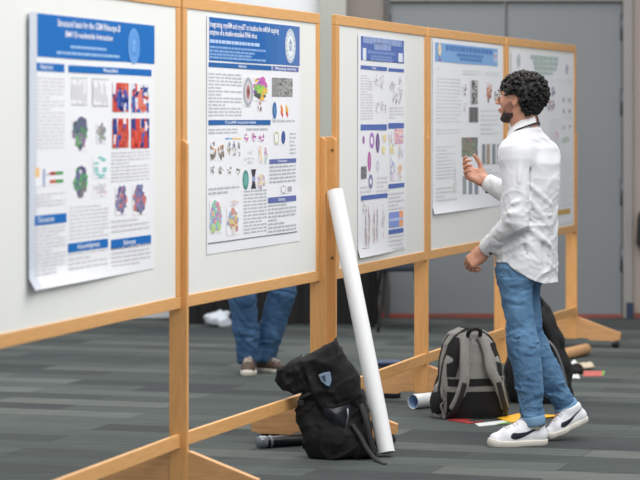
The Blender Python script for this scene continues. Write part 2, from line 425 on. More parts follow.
BA = make_board(J1[0], J1[1], 'leftmost and nearest wood-framed white board, its left end out of frame', 0., None)
BB = make_board(J1[1], J1[2], 'second wood-framed white board from the left, just left of the leaning white tube', 0., 0.)
BC = make_board(J2[0], J2[1], 'third wood-framed white board, holding the narrow violet-blue headed poster, behind the leaning tube', 0., 0., dy=.023, bolt=True)
BD = make_board(J2[1], J2[2], 'wood-framed white board holding the poster with a pale blue banner that the man faces', None, 0., dy=.023)
BE = make_board(J2[2], J2[3], 'farthest wood-framed white board, behind the man, at the right end of the row', None, 0., dy=.023)

def on_board(b, px, py, off=0.):
    rx = (px - CX) / F; Lx, Ly = b.L + Vector((b.d.y, -b.d.x)) * off; dx, dy = b.d
    s = (Lx - rx * Ly) / (rx * dy - dx); t = Ly + s * dy
    return s, CAMH - (py - HY) / F * t

# ------------------------------------------------------------------ posters
INK = {}
def ink(rgb):
    rgb = tuple(int(round(v / 6) * 6) for v in rgb)
    if rgb not in INK: INK[rgb] = mat('ink_%d_%d_%d' % rgb, rgb, .6, spec=.25)
    return INK[rgb]
class Print:
    "flat print on a poster; coordinates are metres on the sheet (x right, z up), lifted off the paper by y"
    def __init__(s): s.v = []; s.f = []; s.m = []; s.ms = []
    def mi(s, rgb):
        m = ink(rgb)
        if m not in s.ms: s.ms.append(m)
        return s.ms.index(m)
    def poly(s, pts, rgb, lift=0):
        k = len(s.v); s.v += [(x, -.0015 - lift * .0006, z) for x, z in pts]; s.f.append(tuple(range(k, k + len(pts)))); s.m.append(s.mi(rgb))
    def rect(s, x0, z0, x1, z1, rgb, lift=0): s.poly([(x0, z0), (x1, z0), (x1, z1), (x0, z1)], rgb, lift)
    def disc(s, x, z, rx, rz, rgb, lift=0, n=10, a=0):
        s.poly([(x + rx * math.cos(a + 2 * math.pi * i / n), z + rz * math.sin(a + 2 * math.pi * i / n)) for i in range(n)], rgb, lift)
    def ring(s, x, z, rx, rz, w, rgb, lift=0, n=18):
        for i in range(n):
            a, b = 2 * math.pi * i / n, 2 * math.pi * (i + 1) / n
            s.poly([(x + rx * math.cos(a), z + rz * math.sin(a)), (x + rx * math.cos(b), z + rz * math.sin(b)), (x + (rx - w) * math.cos(b), z + (rz - w) * math.sin(b)), (x + (rx - w) * math.cos(a), z + (rz - w) * math.sin(a))], rgb, lift)
    def text(s, body, x0, x1, zc, h, rgb, lift=1, bold=True):
        cu = bpy.data.curves.new('t', 'FONT'); cu.body = body; cu.align_x = 'LEFT'; cu.resolution_u = 2
        if bold: cu.offset = .012
        o = bpy.data.objects.new('t', cu); COL.objects.link(o); dg = bpy.context.evaluated_depsgraph_get()
        me = bpy.data.meshes.new_from_object(o.evaluated_get(dg)); co = [v.co.copy() for v in me.vertices]
        if co:
            a, b = min(c.x for c in co), max(c.x for c in co); lo, hi = -.2, .75
            k = len(s.v)
            s.v += [(x0 + (c.x - a) / (b - a) * (x1 - x0), -.0015 - lift * .0006, zc + ((c.y - lo) / (hi - lo) - .5) * h) for c in co]
            mi = s.mi(rgb)
            for p in me.polygons: s.f.append(tuple(k + i for i in p.vertices)); s.m.append(mi)
        bpy.data.objects.remove(o); bpy.data.curves.remove(cu); bpy.data.meshes.remove(me)
    def back(s, rgb=(234, 236, 242)):
        xs = [v[0] for v in s.v]; zs = [v[2] for v in s.v]; s.rect(min(xs), min(zs), max(xs), max(zs), rgb, -1); return s
    def out(s, name, root, label=None):
        if not s.v: return
        me = bpy.data.meshes.new(name); me.from_pydata(s.v, [], s.f)
        o = bake(name, me, s.ms, root); me.polygons.foreach_set('material_index', s.m); me.update()
        if label: o['label'] = label
        return o
class Poster:
    def __init__(s, b, tl, br, label, cat='poster', curl=0., margin=None, off=-.003, mats=None):
        s.b = b; s.off = off
        x0, zt = on_board(b, *tl); x1, zb = on_board(b, *br)
        s.x0, s.z0 = x0, zb; s.w, s.h = x1 - x0, zt - zb
        nx, nz = 14, 24; v = []; f = []; mi = []
        for j in range(nz + 1):
            for i in range(nx + 1):
                u, t = i / nx, j / nz
                y = .0008 * math.sin(u * 9 + t * 5)
                if curl: y -= curl * max(0, 1 - t / .045) ** 2 * (.5 + .5 * math.cos(u * 3.2)) + (curl * .35 * max(0, 1 - u / .07) ** 2 if curl > .02 else 0)
                v.append((u * s.w, y, t * s.h))
        for j in range(nz):
            for i in range(nx):
                a = j * (nx + 1) + i; f.append((a, a + 1, a + nx + 2, a + nx + 1)); mi.append(1 if margin and (i + .5) / nx < margin else 0)  # left strip gets the painted curl shading, not a printed border
        me = bpy.data.meshes.new('research_poster'); me.from_pydata(v, [], f)
        n = Vector((b.d.y, -b.d.x)); p = b.L + b.d * x0 + n * off
        s.o = bake('research_poster', me, mats or [PAPER, PAPERSHADE], None, (p.x, p.y, zb), b.rz, True); me.polygons.foreach_set('material_index', mi)
        tag(s.o, label, cat, 'research posters on the boards')
    def q(s, px, py):
        a, z = on_board(s.b, px, py); return a - s.x0, z - s.z0
    def R(s, pr, tl, br, rgb, lift=0):
        x0, z1 = s.q(*tl); x1, z0 = s.q(*br); pr.rect(x0, z0, x1, z1, rgb, lift); return x0, z0, x1, z1
    def heading(s, tl, br, rgb, text=None, tc=(225, 232, 245), ta=.3, tb=.7):
        pr = Print(); x0, z0, x1, z1 = s.R(pr, tl, br, rgb)
        if text: pr.text(text, x0 + (x1 - x0) * ta, x0 + (x1 - x0) * tb, (z0 + z1) / 2, (z1 - z0) * .75, tc)
        pr.out('section_heading', s.o)
    def lines(s, pr, tl, br, n, rgb=(150, 153, 162), fill=.45):
        pr = Print(); rgb = tuple(min(228, v + 32) for v in rgb)
        x0, z1 = s.q(*tl); x1, z0 = s.q(*br); st = (z1 - z0) / n
        for i in range(n):
            z = z1 - (i + .5) * st; x = x0; end = x1 if random.random() < .82 else x0 + (x1 - x0) * random.uniform(.3, .9)
            while x < end:
                w = random.uniform(.03, .085); pr.rect(x, z - st * fill / 2, min(x + w, end), z + st * fill / 2, rgb); x += w + .012
        pr.out('text_block', s.o)
    def blob(s, c, r, pal, n=60, name='figure', label=None):
        pr = Print(); x, z = s.q(*c); xa, _ = s.q(c[0] + r[0], c[1]); _, za = s.q(c[0], c[1] - r[1]); rx, rz = abs(xa - x), abs(za - z)
        k = 0
        for i in range(n):
            a = random.uniform(0, 6.28); t = math.sqrt(random.random()); w = random.uniform(.12, .3)
            dx, dz = t * math.cos(a), t * math.sin(a)
            col = pal[min(len(pal) - 1, int((.5 - dz * .5 + random.uniform(-.22, .22)) * len(pal)))] if random.random() < .8 else random.choice(pal)
            col = tuple(v * .82 + 42 for v in col); pr.disc(x + dx * rx * .88, z + dz * rz * .88, rx * w, rz * w * random.uniform(.5, 1), col, i * .02, 7, a)
        pr.back().out(name, s.o, label)
    def pixels(s, tl, br, pal, nx, nz, name='figure', cold=None):
        pr = Print(); x0, z1 = s.q(*tl); x1, z0 = s.q(*br)
        for i in range(nx):
            for j in range(nz):
                col = cold(i / nx, j / nz) if cold else random.choice(pal)
                pr.rect(x0 + (x1 - x0) * i / nx, z0 + (z1 - z0) * j / nz, x0 + (x1 - x0) * (i + 1) / nx, z0 + (z1 - z0) * (j + 1) / nz, col)
        pr.back().out(name, s.o)
    def swirl(s, tl, br, bg, pal, n=26):
        pr = Print(); x0, z0, x1, z1 = s.R(pr, tl, br, bg)
        for i in range(n):
            cx, cz = random.uniform(x0, x1), random.uniform(z0, z1); a = random.uniform(0, 3.14); l = random.uniform(.2, .5) * (z1 - z0); w = random.uniform(.05, .12) * (x1 - x0); pts = []
            for t in (-1, -.4, .2, 1): pts.append((cx + math.cos(a) * l * t * .5 - w, cz + math.sin(a) * l * t + .01 * math.sin(t * 4)))
            for t in (1, .2, -.4, -1): pts.append((cx + math.cos(a) * l * t * .5 + w, cz + math.sin(a) * l * t + .01 * math.sin(t * 4)))
            pts = [(min(max(p[0], x0), x1), min(max(p[1], z0), z1)) for p in pts]
            pr.poly(pts, random.choice(pal), 1 + i * .02)
        pr.out('figure', s.o)
    def seal(s, c, ry, rgb, rgb2, parent):
        pr = Print(); x, z = s.q(*c); _, za = s.q(c[0], c[1] - ry); r = za - z
        pr.disc(x, z, r, r, rgb, 2, 28); pr.ring(x, z, r * .95, r * .95, r * .06, rgb2, 3, 28); pr.ring(x, z, r * .7, r * .7, r * .05, rgb2, 3, 24)
        for i in range(16):
            a = i * math.pi / 8; pr.rect(x + r * .82 * math.cos(a) - r * .05, z + r * .82 * math.sin(a) - r * .06, x + r * .82 * math.cos(a) + r * .05, z + r * .82 * math.sin(a) + r * .06, rgb2, 3)
        pr.rect(x - r * .3, z - r * .3, x + r * .3, z + r * .05, rgb2, 3); pr.poly([(x - r * .38, z + r * .1), (x + r * .38, z + r * .1), (x, z + r * .45)], rgb2, 3)
        for k in (-.2, 0, .2): pr.rect(x + r * k - r * .03, z - r * .25, x + r * k + r * .03, z + r * .02, rgb, 4)
        pr.out('seal', parent)
WHT = (238, 240, 248); GREY = (150, 153, 160)

# --- poster A
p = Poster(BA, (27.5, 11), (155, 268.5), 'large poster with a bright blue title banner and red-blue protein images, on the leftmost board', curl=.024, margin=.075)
BLUE = (6, 100, 182)
pr = Print(); x0, z0, x1, z1 = p.R(pr, (37.8, 13), (155, 64), BLUE)
def tl(pr, p, body, px0, px1, pyc, hpx, col, lift=1):
    x0, z = p.q(px0, pyc[0]); x1, zz = p.q(px1, pyc[1]); _, a = p.q((px0 + px1) / 2, 0); _, b = p.q((px0 + px1) / 2, hpx)
    pr.text(body, x0, x1, (z + zz) / 2, a - b, col, lift)
tl(pr, p, 'Structural basis for the GSM Rhinosyn B', 58, 120.5, (22.5, 30), 9, WHT)
tl(pr, p, 'BMV D-nucleotide Interaction', 66, 113, (34.5, 38.5), 8, WHT)
p_ = Print()
for a, b, y, k in ((71, 107, 47, 3), (57, 120, 53.5, 8)):
    xa, z = p.q(a, y); xb, zb_ = p.q(b, y + 2.3); x = xa; zc = (z + zb_) / 2
    while x < xb:
        w = min(random.uniform(.015, .05), xb - x); pr.rect(x, zc - .005, x + w, zc + .005, (150, 188, 226), 1); x += w + .006
ban = pr.out('title_banner', p.o)
p.seal((134, 46), 18, (84, 146, 214), (120, 172, 226), ban)
p.heading((35.5, 62.5), (65, 72.3), BLUE, 'Abstract', ta=.15, tb=.6)
p.heading((69, 65), (152, 76.3), BLUE, 'Results', ta=.4, tb=.57)
p.heading((35, 216), (67, 222.3), BLUE, 'Discussion', ta=.1, tb=.6)
p.heading((68.5, 243.7), (108.5, 247.3), BLUE, 'Acknowledgments', ta=.22, tb=.78)
p.heading((111.5, 240), (151.5, 243.9), BLUE, 'References', ta=.3, tb=.6)
pr = Print()
for t, b, n in (((36, 76), (65, 149), 19), ((35.5, 193), (66, 205), 4), ((35.5, 227), (66, 272), 13), ((70, 206), (109, 236), 9), ((69, 252), (108, 270), 5), ((112, 151), (150, 180), 9), ((112, 219), (150, 229), 3), ((112, 247), (151, 262), 5)):
    p.lines(pr, t, b, n, (176, 178, 186))
for c in ((72, 79), (93, 80)):
    pr = Print(); x0, z1 = p.q(*c); x1, z0 = p.q(c[0] + 16, c[1] + 25)
    for i in range(9):
        xx = x0 + (x1 - x0) * i / 9; pr.rect(xx, z0 + random.uniform(0, .02), xx + .012, z0 + random.uniform(.03, .1), (205, 207, 210))
    pr.rect(x0, z0 - .004, x1, z0, (190, 190, 195)); pr.rect(x0, z1, x1, z1 + .008, (200, 202, 205)); pr.back().out('figure', p.o)
PUR = [(70, 70, 110), (50, 60, 90), (60, 80, 100), (60, 110, 70), (80, 150, 90), (120, 90, 130), (40, 44, 60)]
p.blob((80.5, 133), (7.5, 17), PUR, 90); p.blob((102, 133), (4.5, 10), [(120, 120, 130), (150, 140, 130), (110, 130, 110), (170, 170, 180)], 45)
p.blob((81, 181), (7, 17), [(66, 60, 110), (80, 76, 130), (70, 70, 120), (60, 150, 80), (60, 140, 70), (90, 96, 90), (110, 100, 100)], 90)
pr = Print(); cx, cz = p.q(101, 167); 
for i in range(12): a = random.uniform(0, 6.3); pr.disc(cx + .045 * math.cos(a), cz + .035 * math.sin(a), .03, .005, (140, 200, 200), i * .03, 6, a)
pr.back().out('figure', p.o)
p.blob((101, 189), (7, 8), [(205, 205, 214), (190, 190, 205), (215, 190, 195)], 30)
RB = [(200, 60, 50), (215, 90, 70), (235, 230, 235), (60, 90, 170), (40, 60, 130), (220, 120, 100)]
p.swirl((113, 82.5), (129, 112), (206, 84, 66), RB); p.swirl((131.5, 83.5), (149, 112.5), (222, 224, 236), RB)
p.swirl((113, 118.5), (129, 147.5), (196, 70, 56), RB); p.swirl((131.5, 118.5), (149.5, 148), (206, 66, 54), RB)
CL = [(70, 76, 130), (96, 100, 150), (120, 90, 130), (190, 90, 90), (100, 110, 160), (80, 80, 110)]
p.blob((122, 200), (5.5, 15.5), CL, 80); p.blob((140, 199), (6.5, 15.5), CL, 80)
pr = Print()
p.R(pr, (34.5, 168), (40, 177), (236, 190, 140))
for a, b, c in (((43.5, 169), (45.5, 186), (150, 170, 205)), ((50, 172), (56, 174.6), (200, 70, 60)), ((56, 171.6), (63.5, 174.2), (60, 150, 80)), ((50, 180), (56, 182.8), (200, 90, 70)), ((56, 179.6), (63.5, 182.4), (70, 150, 80)), ((52, 171.8), (54, 174.8), (90, 90, 90)), ((47, 174), (49, 175), (130, 130, 140))): p.R(pr, a, b, c, 1)
pr.back().out('figure', p.o)

# --- poster B
p = Poster(BB, (207.5, 14.5), (300.5, 241), 'poster with dark blue banner and round white seal, on the second board from the left')
# loose lower margin of the sheet
pr = Print(); x0, z0, x1, z1 = p.R(pr, (209.5, 16.8), (300, 66), (26, 96, 166)); n = 10
xa = p.q(262, 30)[0]
for i in range(n):
    t = (i + .5) / n; a = xa + (x1 - xa) * i / n; pr.rect(a, z0, xa + (x1 - xa) * (i + 1) / n, z1, (34 + 52 * t, 96 + 22 * t, 168 + 8 * t), .3)
tl(pr, p, 'Integrating cryoEM and cryoET to localize the mRNA capping', 209.8, 279, (22.3, 33), 7.5, WHT)
tl(pr, p, 'enzyme of a double-stranded RNA virus', 209.8, 257, (31, 37.5), 7.5, WHT)
for a, b, y0, y1 in ((210, 260, 41, 45), (210, 266, 46.8, 51), (210, 255, 50.3, 54), (210, 252, 53.6, 57), (210, 266, 56.8, 61)):
    xa, z = p.q(a, y0); xb, zb_ = p.q(b, y1); x = xa; zc = (z + zb_) / 2; hh = .007 if y0 == 41 else .0045
    while x < xb:
        w = min(random.uniform(.02, .07), xb - x); pr.rect(x, zc - hh, x + w, zc + hh, (176, 200, 232) if y0 == 41 else (130, 170, 214), 1); x += w + .007
ban = pr.out('title_banner', p.o)
p.seal((290.5, 46), 17, (225, 232, 240), (150, 165, 190), ban)
B2 = (34, 98, 164); B3 = (98, 110, 166)
p.heading((209, 62), (272, 70.5), B2, 'Abstract', ta=.45, tb=.58)
p.heading((272.8, 65.8), (299, 72), B3, 'Mapping density', ta=.1, tb=.9)
p.heading((209, 120), (271, 124.8), B2, 'CryoEM reconstruction', ta=.25, tb=.75)
p.heading((270, 159.4), (296.5, 162.5), B3, 'Discussion', ta=.3, tb=.65); p.heading((268.5, 197.7), (296.5, 200.7), B3, 'Summary', ta=.35, tb=.6)
pr = Print()
for t, b, n in (((209, 72), (242, 117), 13), ((209, 128), (238, 134), 2), ((244, 190), (267, 232), 13), ((209, 187), (240, 193), 2), ((270, 165), (296, 182), 5), ((268.5, 204), (296.5, 230), 8), ((273, 119), (295, 123), 1), ((290, 132), (296, 155), 6), ((247, 127), (268, 131), 1)):
    p.lines(pr, t, b, n, (150, 152, 160))
pr = Print(); x, z = p.q(248.5, 92)
pr.disc(x, z, .06, .063, (205, 198, 205), 0, 24); pr.ring(x, z, .06, .063, .016, (170, 165, 178), 1, 24); pr.disc(x, z, .024, .03, (170, 120, 115), 1, 12); pr.disc(x, z, .012, .014, (120, 70, 70), 2); pr.back().out('figure', p.o)
p.blob((261, 88), (7, 12), [(120, 50, 160), (190, 70, 160), (110, 190, 70), (150, 200, 60), (90, 170, 70), (230, 170, 60), (60, 60, 60)], 90)
p.blob((260.5, 106), (2, 5), [(160, 90, 80), (90, 60, 60)], 16)
p.pixels((272.5, 77.5), (293, 97), None, 18, 12, cold=lambda u, v: (lambda g: (g, g, g))(random.choice((96, 130, 160, 150, 170)) if u > .3 else random.choice((130, 140, 150))))
pr = Print(); x, z = p.q(275, 110.5); pr.disc(x, z, .03, .038, (64, 110, 166), 0, 16); pr.disc(x, z, .014, .02, (90, 140, 180), 1, 12)
for k, c in ((281.5, (232, 150, 90)), (286.5, (238, 190, 90))):
    for j in range(6):
        x, z = p.q(k + (j % 3) * .7, 107 + j * 1.6); pr.disc(x, z, .01, .012, c if j < 4 else (220, 90, 110), 0, 7)
pr.back().out('figure', p.o)
BRO = [(110, 80, 50), (190, 120, 60), (120, 120, 110), (90, 70, 60)]
for x in (213.5, 221.5): p.blob((x, 151), (3, 10), BRO, 26)
for x in (229.5, 234.5, 239.5): p.blob((x, 149), (1.8, 9), [(70, 80, 110), (120, 130, 140), (200, 160, 120), (60, 80, 90)], 18)
for x in (213, 221.5, 230, 238.5): p.blob((x, 170.5), (2.2, 4.5), [(70, 84, 60), (60, 66, 50), (110, 120, 70)], 14)
pr = Print()
for i, c in enumerate(((90, 140, 210), (110, 180, 220), (240, 170, 80), (230, 190, 110), (240, 210, 90))): p.R(pr, (226 + i * 3.2, 138), (229.2 + i * 3.2, 139.2), c)
pr.back().out('figure', p.o)
p.blob((216, 217), (6, 17), [(210, 120, 150), (120, 190, 160), (170, 110, 190), (230, 160, 120), (120, 160, 220), (160, 200, 120)], 80)
p.blob((233.5, 222), (5.5, 14), [(200, 130, 120), (130, 150, 190), (210, 190, 110), (190, 110, 120), (220, 210, 215)], 60); p.blob((234, 203), (6, 3), [(220, 200, 190), (200, 180, 210), (190, 210, 190)], 16)
for x in (247, 254.7, 262.3): p.blob((x, 137), (2.6, 4.5), [(176, 60, 150), (150, 50, 140), (200, 90, 170)], 18)
p.blob((251, 151), (3, 3), [(200, 205, 210), (190, 200, 190)], 10); p.blob((251, 160), (6, 4), [(200, 205, 205), (190, 196, 190)], 14)
p.blob((261.5, 154), (2, 9), [(230, 180, 140), (240, 210, 160), (230, 200, 150)], 18); p.blob((266.3, 155), (1.5, 9), [(220, 110, 110), (180, 120, 190), (120, 180, 140)], 18)
pr = Print(); x, z = p.q(246, 180); pr.disc(x, z, .04, .043, (70, 140, 130), 0, 18); pr.disc(x, z, .026, .03, (110, 170, 160), 1, 14); pr.back().out('figure', p.o)
pr = Print(); x, z = p.q(254, 179); pr.poly([(x - .035, z + .042), (x + .035, z + .042), (x + .01, z), (x + .035, z - .042), (x - .035, z - .042), (x - .01, z)], (60, 54, 74)); pr.rect(x - .02, z - .01, x + .02, z + .01, (150, 160, 190), 1); pr.back().out('figure', p.o)
p.blob((262, 182), (4.5, 8), [(220, 200, 150), (190, 150, 190), (226, 212, 160), (150, 140, 190)], 36)
pr = Print(); x, z = p.q(277, 138); pr.ring(x, z, .035, .03, .008, (190, 190, 130), 0); x, z = p.q(283.7, 137.5); pr.disc(x, z, .03, .03, (70, 90, 150), 0, 12, .3); pr.back().out('figure', p.o)
pr = Print(); x, z = p.q(284, 189.5); pr.ring(x, z, .035, .018, .004, (150, 150, 160)); x, z = p.q(290, 189); pr.rect(x - .03, z - .012, x + .03, z + .012, (170, 170, 180)); pr.back().out('figure', p.o)
pr = Print(); p.R(pr, (208.5, 239.4), (297.5, 231.6), (150, 152, 160)) if False else None
xa, za = p.q(208.5, 239.8); xb, zb_ = p.q(297.5, 231.8); pr.rect(xa, min(za, zb_) - .002, xb, min(za, zb_) + .003, (120, 124, 136)); pr.out('edge_line', p.o)

# --- poster C
p = Poster(BC, (358.5, 33), (406, 249), 'narrow poster with violet-blue section bars and purple oval figures, on the third board', curl=.012)
V = (86, 110, 172)
pr = Print(); x0, z0, x1, z1 = p.R(pr, (361.3, 36), (404.2, 63.5), V)
pr.rect(x0, z1 - .006, x1, z1, (60, 76, 140), .5); pr.rect(x0, z0, x1, z0 + .006, (60, 76, 140), .5)
for a, b, y0, y1, hh in ((363.5, 402, 39, 44.5, .016), (374.5, 391, 45.5, 48, .018), (368, 395.5, 51.5, 54.5, .007), (371, 392, 56, 58, .006), (371, 393, 59, 61, .006)):
    xa, z = p.q(a, y0); xb, zb_ = p.q(b, y1); x = xa; zc = (z + zb_) / 2
    while x < xb:
        w = min(random.uniform(.04, .11), xb - x); pr.rect(x, zc - hh, x + w, zc + hh, (142, 160, 206) if hh > .01 else (122, 142, 196), 1); x += w + .006
for a, b in (((363, 47.8), (366.5, 60.3)), ((398.6, 53), (403, 62.3))): p.R(pr, a, b, (214, 220, 236), 1)
pr.out('title_banner', p.o)
for a, b in (((361, 65.2), (387.3, 71)), ((388.8, 68), (404.3, 72.5)), ((361, 124.5), (387.2, 130)), ((388.8, 123), (404.3, 128.3)), ((389, 184.2), (404.7, 187)), ((361.5, 195.9), (388, 197.5)), ((389, 230.1), (403.8, 232.1))): p.heading(a, b, V, 'Results' if a[1] == 65.2 else None, ta=.42, tb=.58)
pr = Print()
for t, b, n in (((361, 74), (373.5, 120), 17), ((390, 106), (404, 119), 4), ((389, 192), (404.5, 209), 5), ((389, 235), (404, 249), 4), ((361, 185), (372, 193), 2), ((377, 176), (388, 192), 4)):
    p.lines(pr, t, b, n, (176, 180, 186))
GR = [(190, 190, 192), (170, 170, 172), (206, 204, 204), (150, 150, 152)]
for c, r in (((377, 81), (2, 6)), ((382.5, 81), (2, 8)), ((378, 107), (2, 7)), ((382.7, 106), (1.5, 6)), ((386, 110), (1, 6)), ((395, 95), (3, 12)), ((401.2, 82), (2, 6)), ((400, 96), (3, 10)), ((392, 85), (2, 6))): p.blob(c, r, GR, 16)
def oval(c, rx, rz, rgb, rgb2=None):
    pr = Print(); x, z = p.q(*c)
    if rgb2: pr.ring(x, z, rx, rz, .02, rgb)
    else: pr.disc(x, z, rx, rz, rgb, 0, 16); pr.disc(x, z, rx * .5, rz * .8, tuple(v + 20 for v in rgb), 1, 12)
    pr.back().out('figure', p.o)
oval((372.2, 140.5), .045, .04, (170, 120, 190), 1); oval((378, 143), .038, .05, (116, 92, 140)); oval((369.7, 161.5), .034, .05, (176, 104, 160)); oval((371, 181.5), .04, .036, (126, 124, 170), 1); oval((364, 140), .02, .02, (150, 100, 160)); oval((384, 150), .03, .02, (220, 205, 150)); oval((378, 166), .03, .03, (200, 205, 215), 1); oval((385, 138), .03, .02, (230, 210, 160), 1)
p.pixels((361.5, 166.5), (367, 178.5), [(120, 120, 120), (140, 138, 136), (104, 104, 106)], 5, 8)
p.pixels((395, 129), (403.5, 143.5), [(220, 170, 180), (226, 190, 180), (190, 150, 190), (232, 205, 205)], 6, 10)
for c, r, pal in (((392.5, 150), (2, 12), [(150, 180, 220), (230, 210, 140), (190, 205, 220)]), ((401, 153), (2.5, 9), [(220, 190, 160), (180, 200, 220), (230, 180, 170)]), ((393, 171), (2.5, 10), [(150, 170, 215), (210, 200, 220)]), ((400.5, 172), (2.5, 10), [(230, 200, 150), (220, 170, 160), (200, 200, 205)]), ((391, 137), (1.8, 7), [(180, 200, 225), (220, 200, 180)])): p.blob(c, r, pal, 26)
pr = Print(); p.R(pr, (389.3, 212.5), (399.6, 226.5), (130, 150, 210)); p.R(pr, (399.6, 210.8), (403.6, 225.6), (236, 160, 120)); p.R(pr, (389.3, 219), (403.6, 219.6), (180, 190, 226), 1); pr.back().out('figure', p.o)
for x in (366.5, 369.5, 374.5, 377.5): p.blob((x, 226), (1, 21), [(190, 160, 158), (170, 170, 176), (200, 190, 188), (180, 140, 140)], 30)
p.blob((364.5, 207), (2, 7), GR, 12); p.blob((383.5, 222), (1.6, 20), [(205, 200, 200), (214, 206, 206)], 18)
p.blob((366, 250), (4, 3), GR, 8)

# --- poster D
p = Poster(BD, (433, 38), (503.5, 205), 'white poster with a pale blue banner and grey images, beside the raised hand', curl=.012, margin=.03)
pr = Print(); x0, z0, x1, z1 = p.R(pr, (435.4, 42.3), (498, 66.3), (124, 166, 218)); DB = (84, 124, 186)
for a, b, y0, y1, hh in ((446, 493, 47.5, 52.5, .014), (457, 483, 54.5, 57.3, .009), (460, 482, 58.8, 61, .008)):
    xa, z = p.q(a, y0); xb, zb_ = p.q(b, y1); x = xa; zc = (z + zb_) / 2
    while x < xb:
        w = min(random.uniform(.04, .11), xb - x); pr.rect(x, zc - hh, x + w, zc + hh, DB, 1); x += w + .012
ban = pr.out('title_banner', p.o)
p.seal((439.8, 49.5), 6.8, (246, 244, 236), (206, 150, 90), ban)
pr = Print(); p.R(pr, (439, 58.3), (441.3, 60.8), (150, 110, 140), 1); pr.out('logo', ban); pr = Print(); p.R(pr, (493.5, 52), (497.5, 62.5), (176, 190, 224), 1); p.R(pr, (494, 55), (497, 57), (206, 150, 170), 2); pr.out('logo', ban)
pr = Print()
for t, b, n in (((437, 67.5), (441, 69.5), 1), ((437, 76), (461, 123), 13), ((437, 128), (461, 134), 2), ((437, 145), (456, 178), 10), ((463, 69), (481, 76), 2), ((485, 71), (499, 77), 2), ((481, 108), (499, 135), 6), ((437, 186), (458, 200), 4), ((481, 168), (499, 185), 5)):
    p.lines(pr, t, b, n, (182, 188, 192))
p.blob((465, 89), (2.2, 6), [(150, 150, 156), (176, 176, 180), (110, 112, 120)], 20); p.blob((465.5, 107), (1.5, 5), [(190, 190, 195), (220, 170, 170)], 12)
p.pixels((471, 80), (478.5, 104), None, 6, 16, cold=lambda u, v: (lambda g: (g, g, g + 2))(random.choice((70, 100, 140, 190)) if .1 < u < .8 else 190))
p.pixels((469.5, 107), (478.5, 122), None, 5, 6, cold=lambda u, v: (lambda g: (g, g, g + 2))(96 if int(u * 5) % 2 else 120))
p.blob((489.5, 92), (2.6, 11), [(90, 70, 60), (190, 120, 80), (210, 150, 110), (150, 80, 70), (70, 60, 60)], 40)
p.pixels((462, 137.5), (478, 156), None, 8, 10, cold=lambda u, v: random.choice(((120, 124, 118), (130, 150, 120), (150, 124, 120), (110, 114, 118), (140, 140, 130))))
for x, c in ((482.5, (140, 144, 150)), (487, (170, 150, 130)), (492.5, (140, 144, 152)), (497, (190, 190, 190))):
    pr = Print(); p.R(pr, (x, 144), (x + 3.3, 164), c); pr.back().out('figure', p.o)
for x, c in ((463, (150, 154, 162)), (469, (140, 146, 156)), (475, (140, 146, 156))):
    pr = Print(); p.R(pr, (x, 176), (x + 3.6, 194), c); pr.back().out('figure', p.o)
p.blob((455, 178), (1.5, 18), [(200, 204, 200), (190, 190, 186)], 14)

# --- poster E
p = Poster(BE, (511.5, 50.5), (573.5, 222), 'white poster with grey-green heading lines, partly behind the head, on the farthest board')
pr = Print()
for a, b, y0, y1, hh in ((531, 559, 56, 59.5, .012), (534, 558, 61.5, 64.5, .014), (535, 557, 67, 69.6, .012), (537, 553, 72, 74, .009)):
    xa, z = p.q(a, y0); xb, zb_ = p.q(b, y1); x = xa; zc = (z + zb_) / 2
    while x < xb:
        w = min(random.uniform(.05, .13), xb - x); pr.rect(x, zc - hh, x + w, zc + hh, (176, 192, 184), 1); x += w + .014
ban = pr.out('title_lines', p.o)
p.seal((519, 60), 6.3, (214, 220, 224), (150, 160, 170), ban); p.seal((567.2, 69), 5, (200, 206, 214), (160, 164, 180), ban)
pr = Print()
for t, b, n in (((551, 78), (572, 84), 2), ((551, 118), (560, 160), 12), ((562, 115), (572, 120), 1), ((562, 150), (572, 205), 14), ((513, 80), (540, 200), 28)): p.lines(pr, t, b, n, (196, 202, 204))
p.blob((553.5, 92), (1.8, 6), [(70, 84, 120), (90, 100, 140)], 20); p.blob((551, 105.5), (4, 6), [(150, 120, 126), (120, 96, 104), (170, 150, 156)], 26)
for x in (564, 569.8):
    for y in (100, 111, 127): p.blob((x, y), (1.4, 2.6), [(46, 46, 54), (80, 80, 90)], 12)
p.blob((557.5, 136), (1.6, 6), [(230, 170, 170), (220, 150, 160)], 12); p.blob((566, 140), (4.5, 3.4), [(150, 200, 150), (220, 180, 180), (130, 180, 200), (170, 210, 160)], 26)
pr = Print(); p.R(pr, (513, 216.5), (570.5, 213.3), (200, 160, 90)); x0, z1 = p.q(513, 224); x1, z0 = p.q(570.5, 217.6); pr.out('figure', p.o, 'tan strip near the foot of the sheet')
# ------------------------------------------------------------------ people
SKIN = mat('skin', (190, 138, 114), .5, var=.07, scale=14)
LIP = mat('lip', (172, 112, 98), .45)
HAIRM = mat('hair_black', (21, 19, 19), .55, var=.3, scale=60, spec=.3)
BEARD = mat('beard_black', (44, 34, 31), .7, var=.25, scale=120)
EYEW = mat('eye_white', (225, 222, 218), .2); EYED = mat('eye_dark', (40, 28, 22), .2)
SHIRT = mat('shirt_white', (208, 210, 215), .75, var=.02, scale=5, bump=.06, bscale=160, sheen=.1)
SHIRT2 = mat('shirt_white_cuff', (220, 222, 226), .7)
def denim(name, c1, c2):
    m = mat(name, c1, .85, rgb2=c2, scale=9, detail=6, bump=.15, bscale=420); return m
DENIM = denim('denim', (60, 96, 132), (98, 138, 174))
DENIML = denim('denim_cuff', (96, 132, 166), (124, 158, 188))
DENIM2 = denim('denim_second', (48, 82, 120), (74, 112, 152))
SHOEW = mat('shoe_white', (224, 226, 232), .55, var=.03, scale=20)
SOLEW = mat('shoe_sole', (214, 210, 200), .6, var=.05, scale=20)
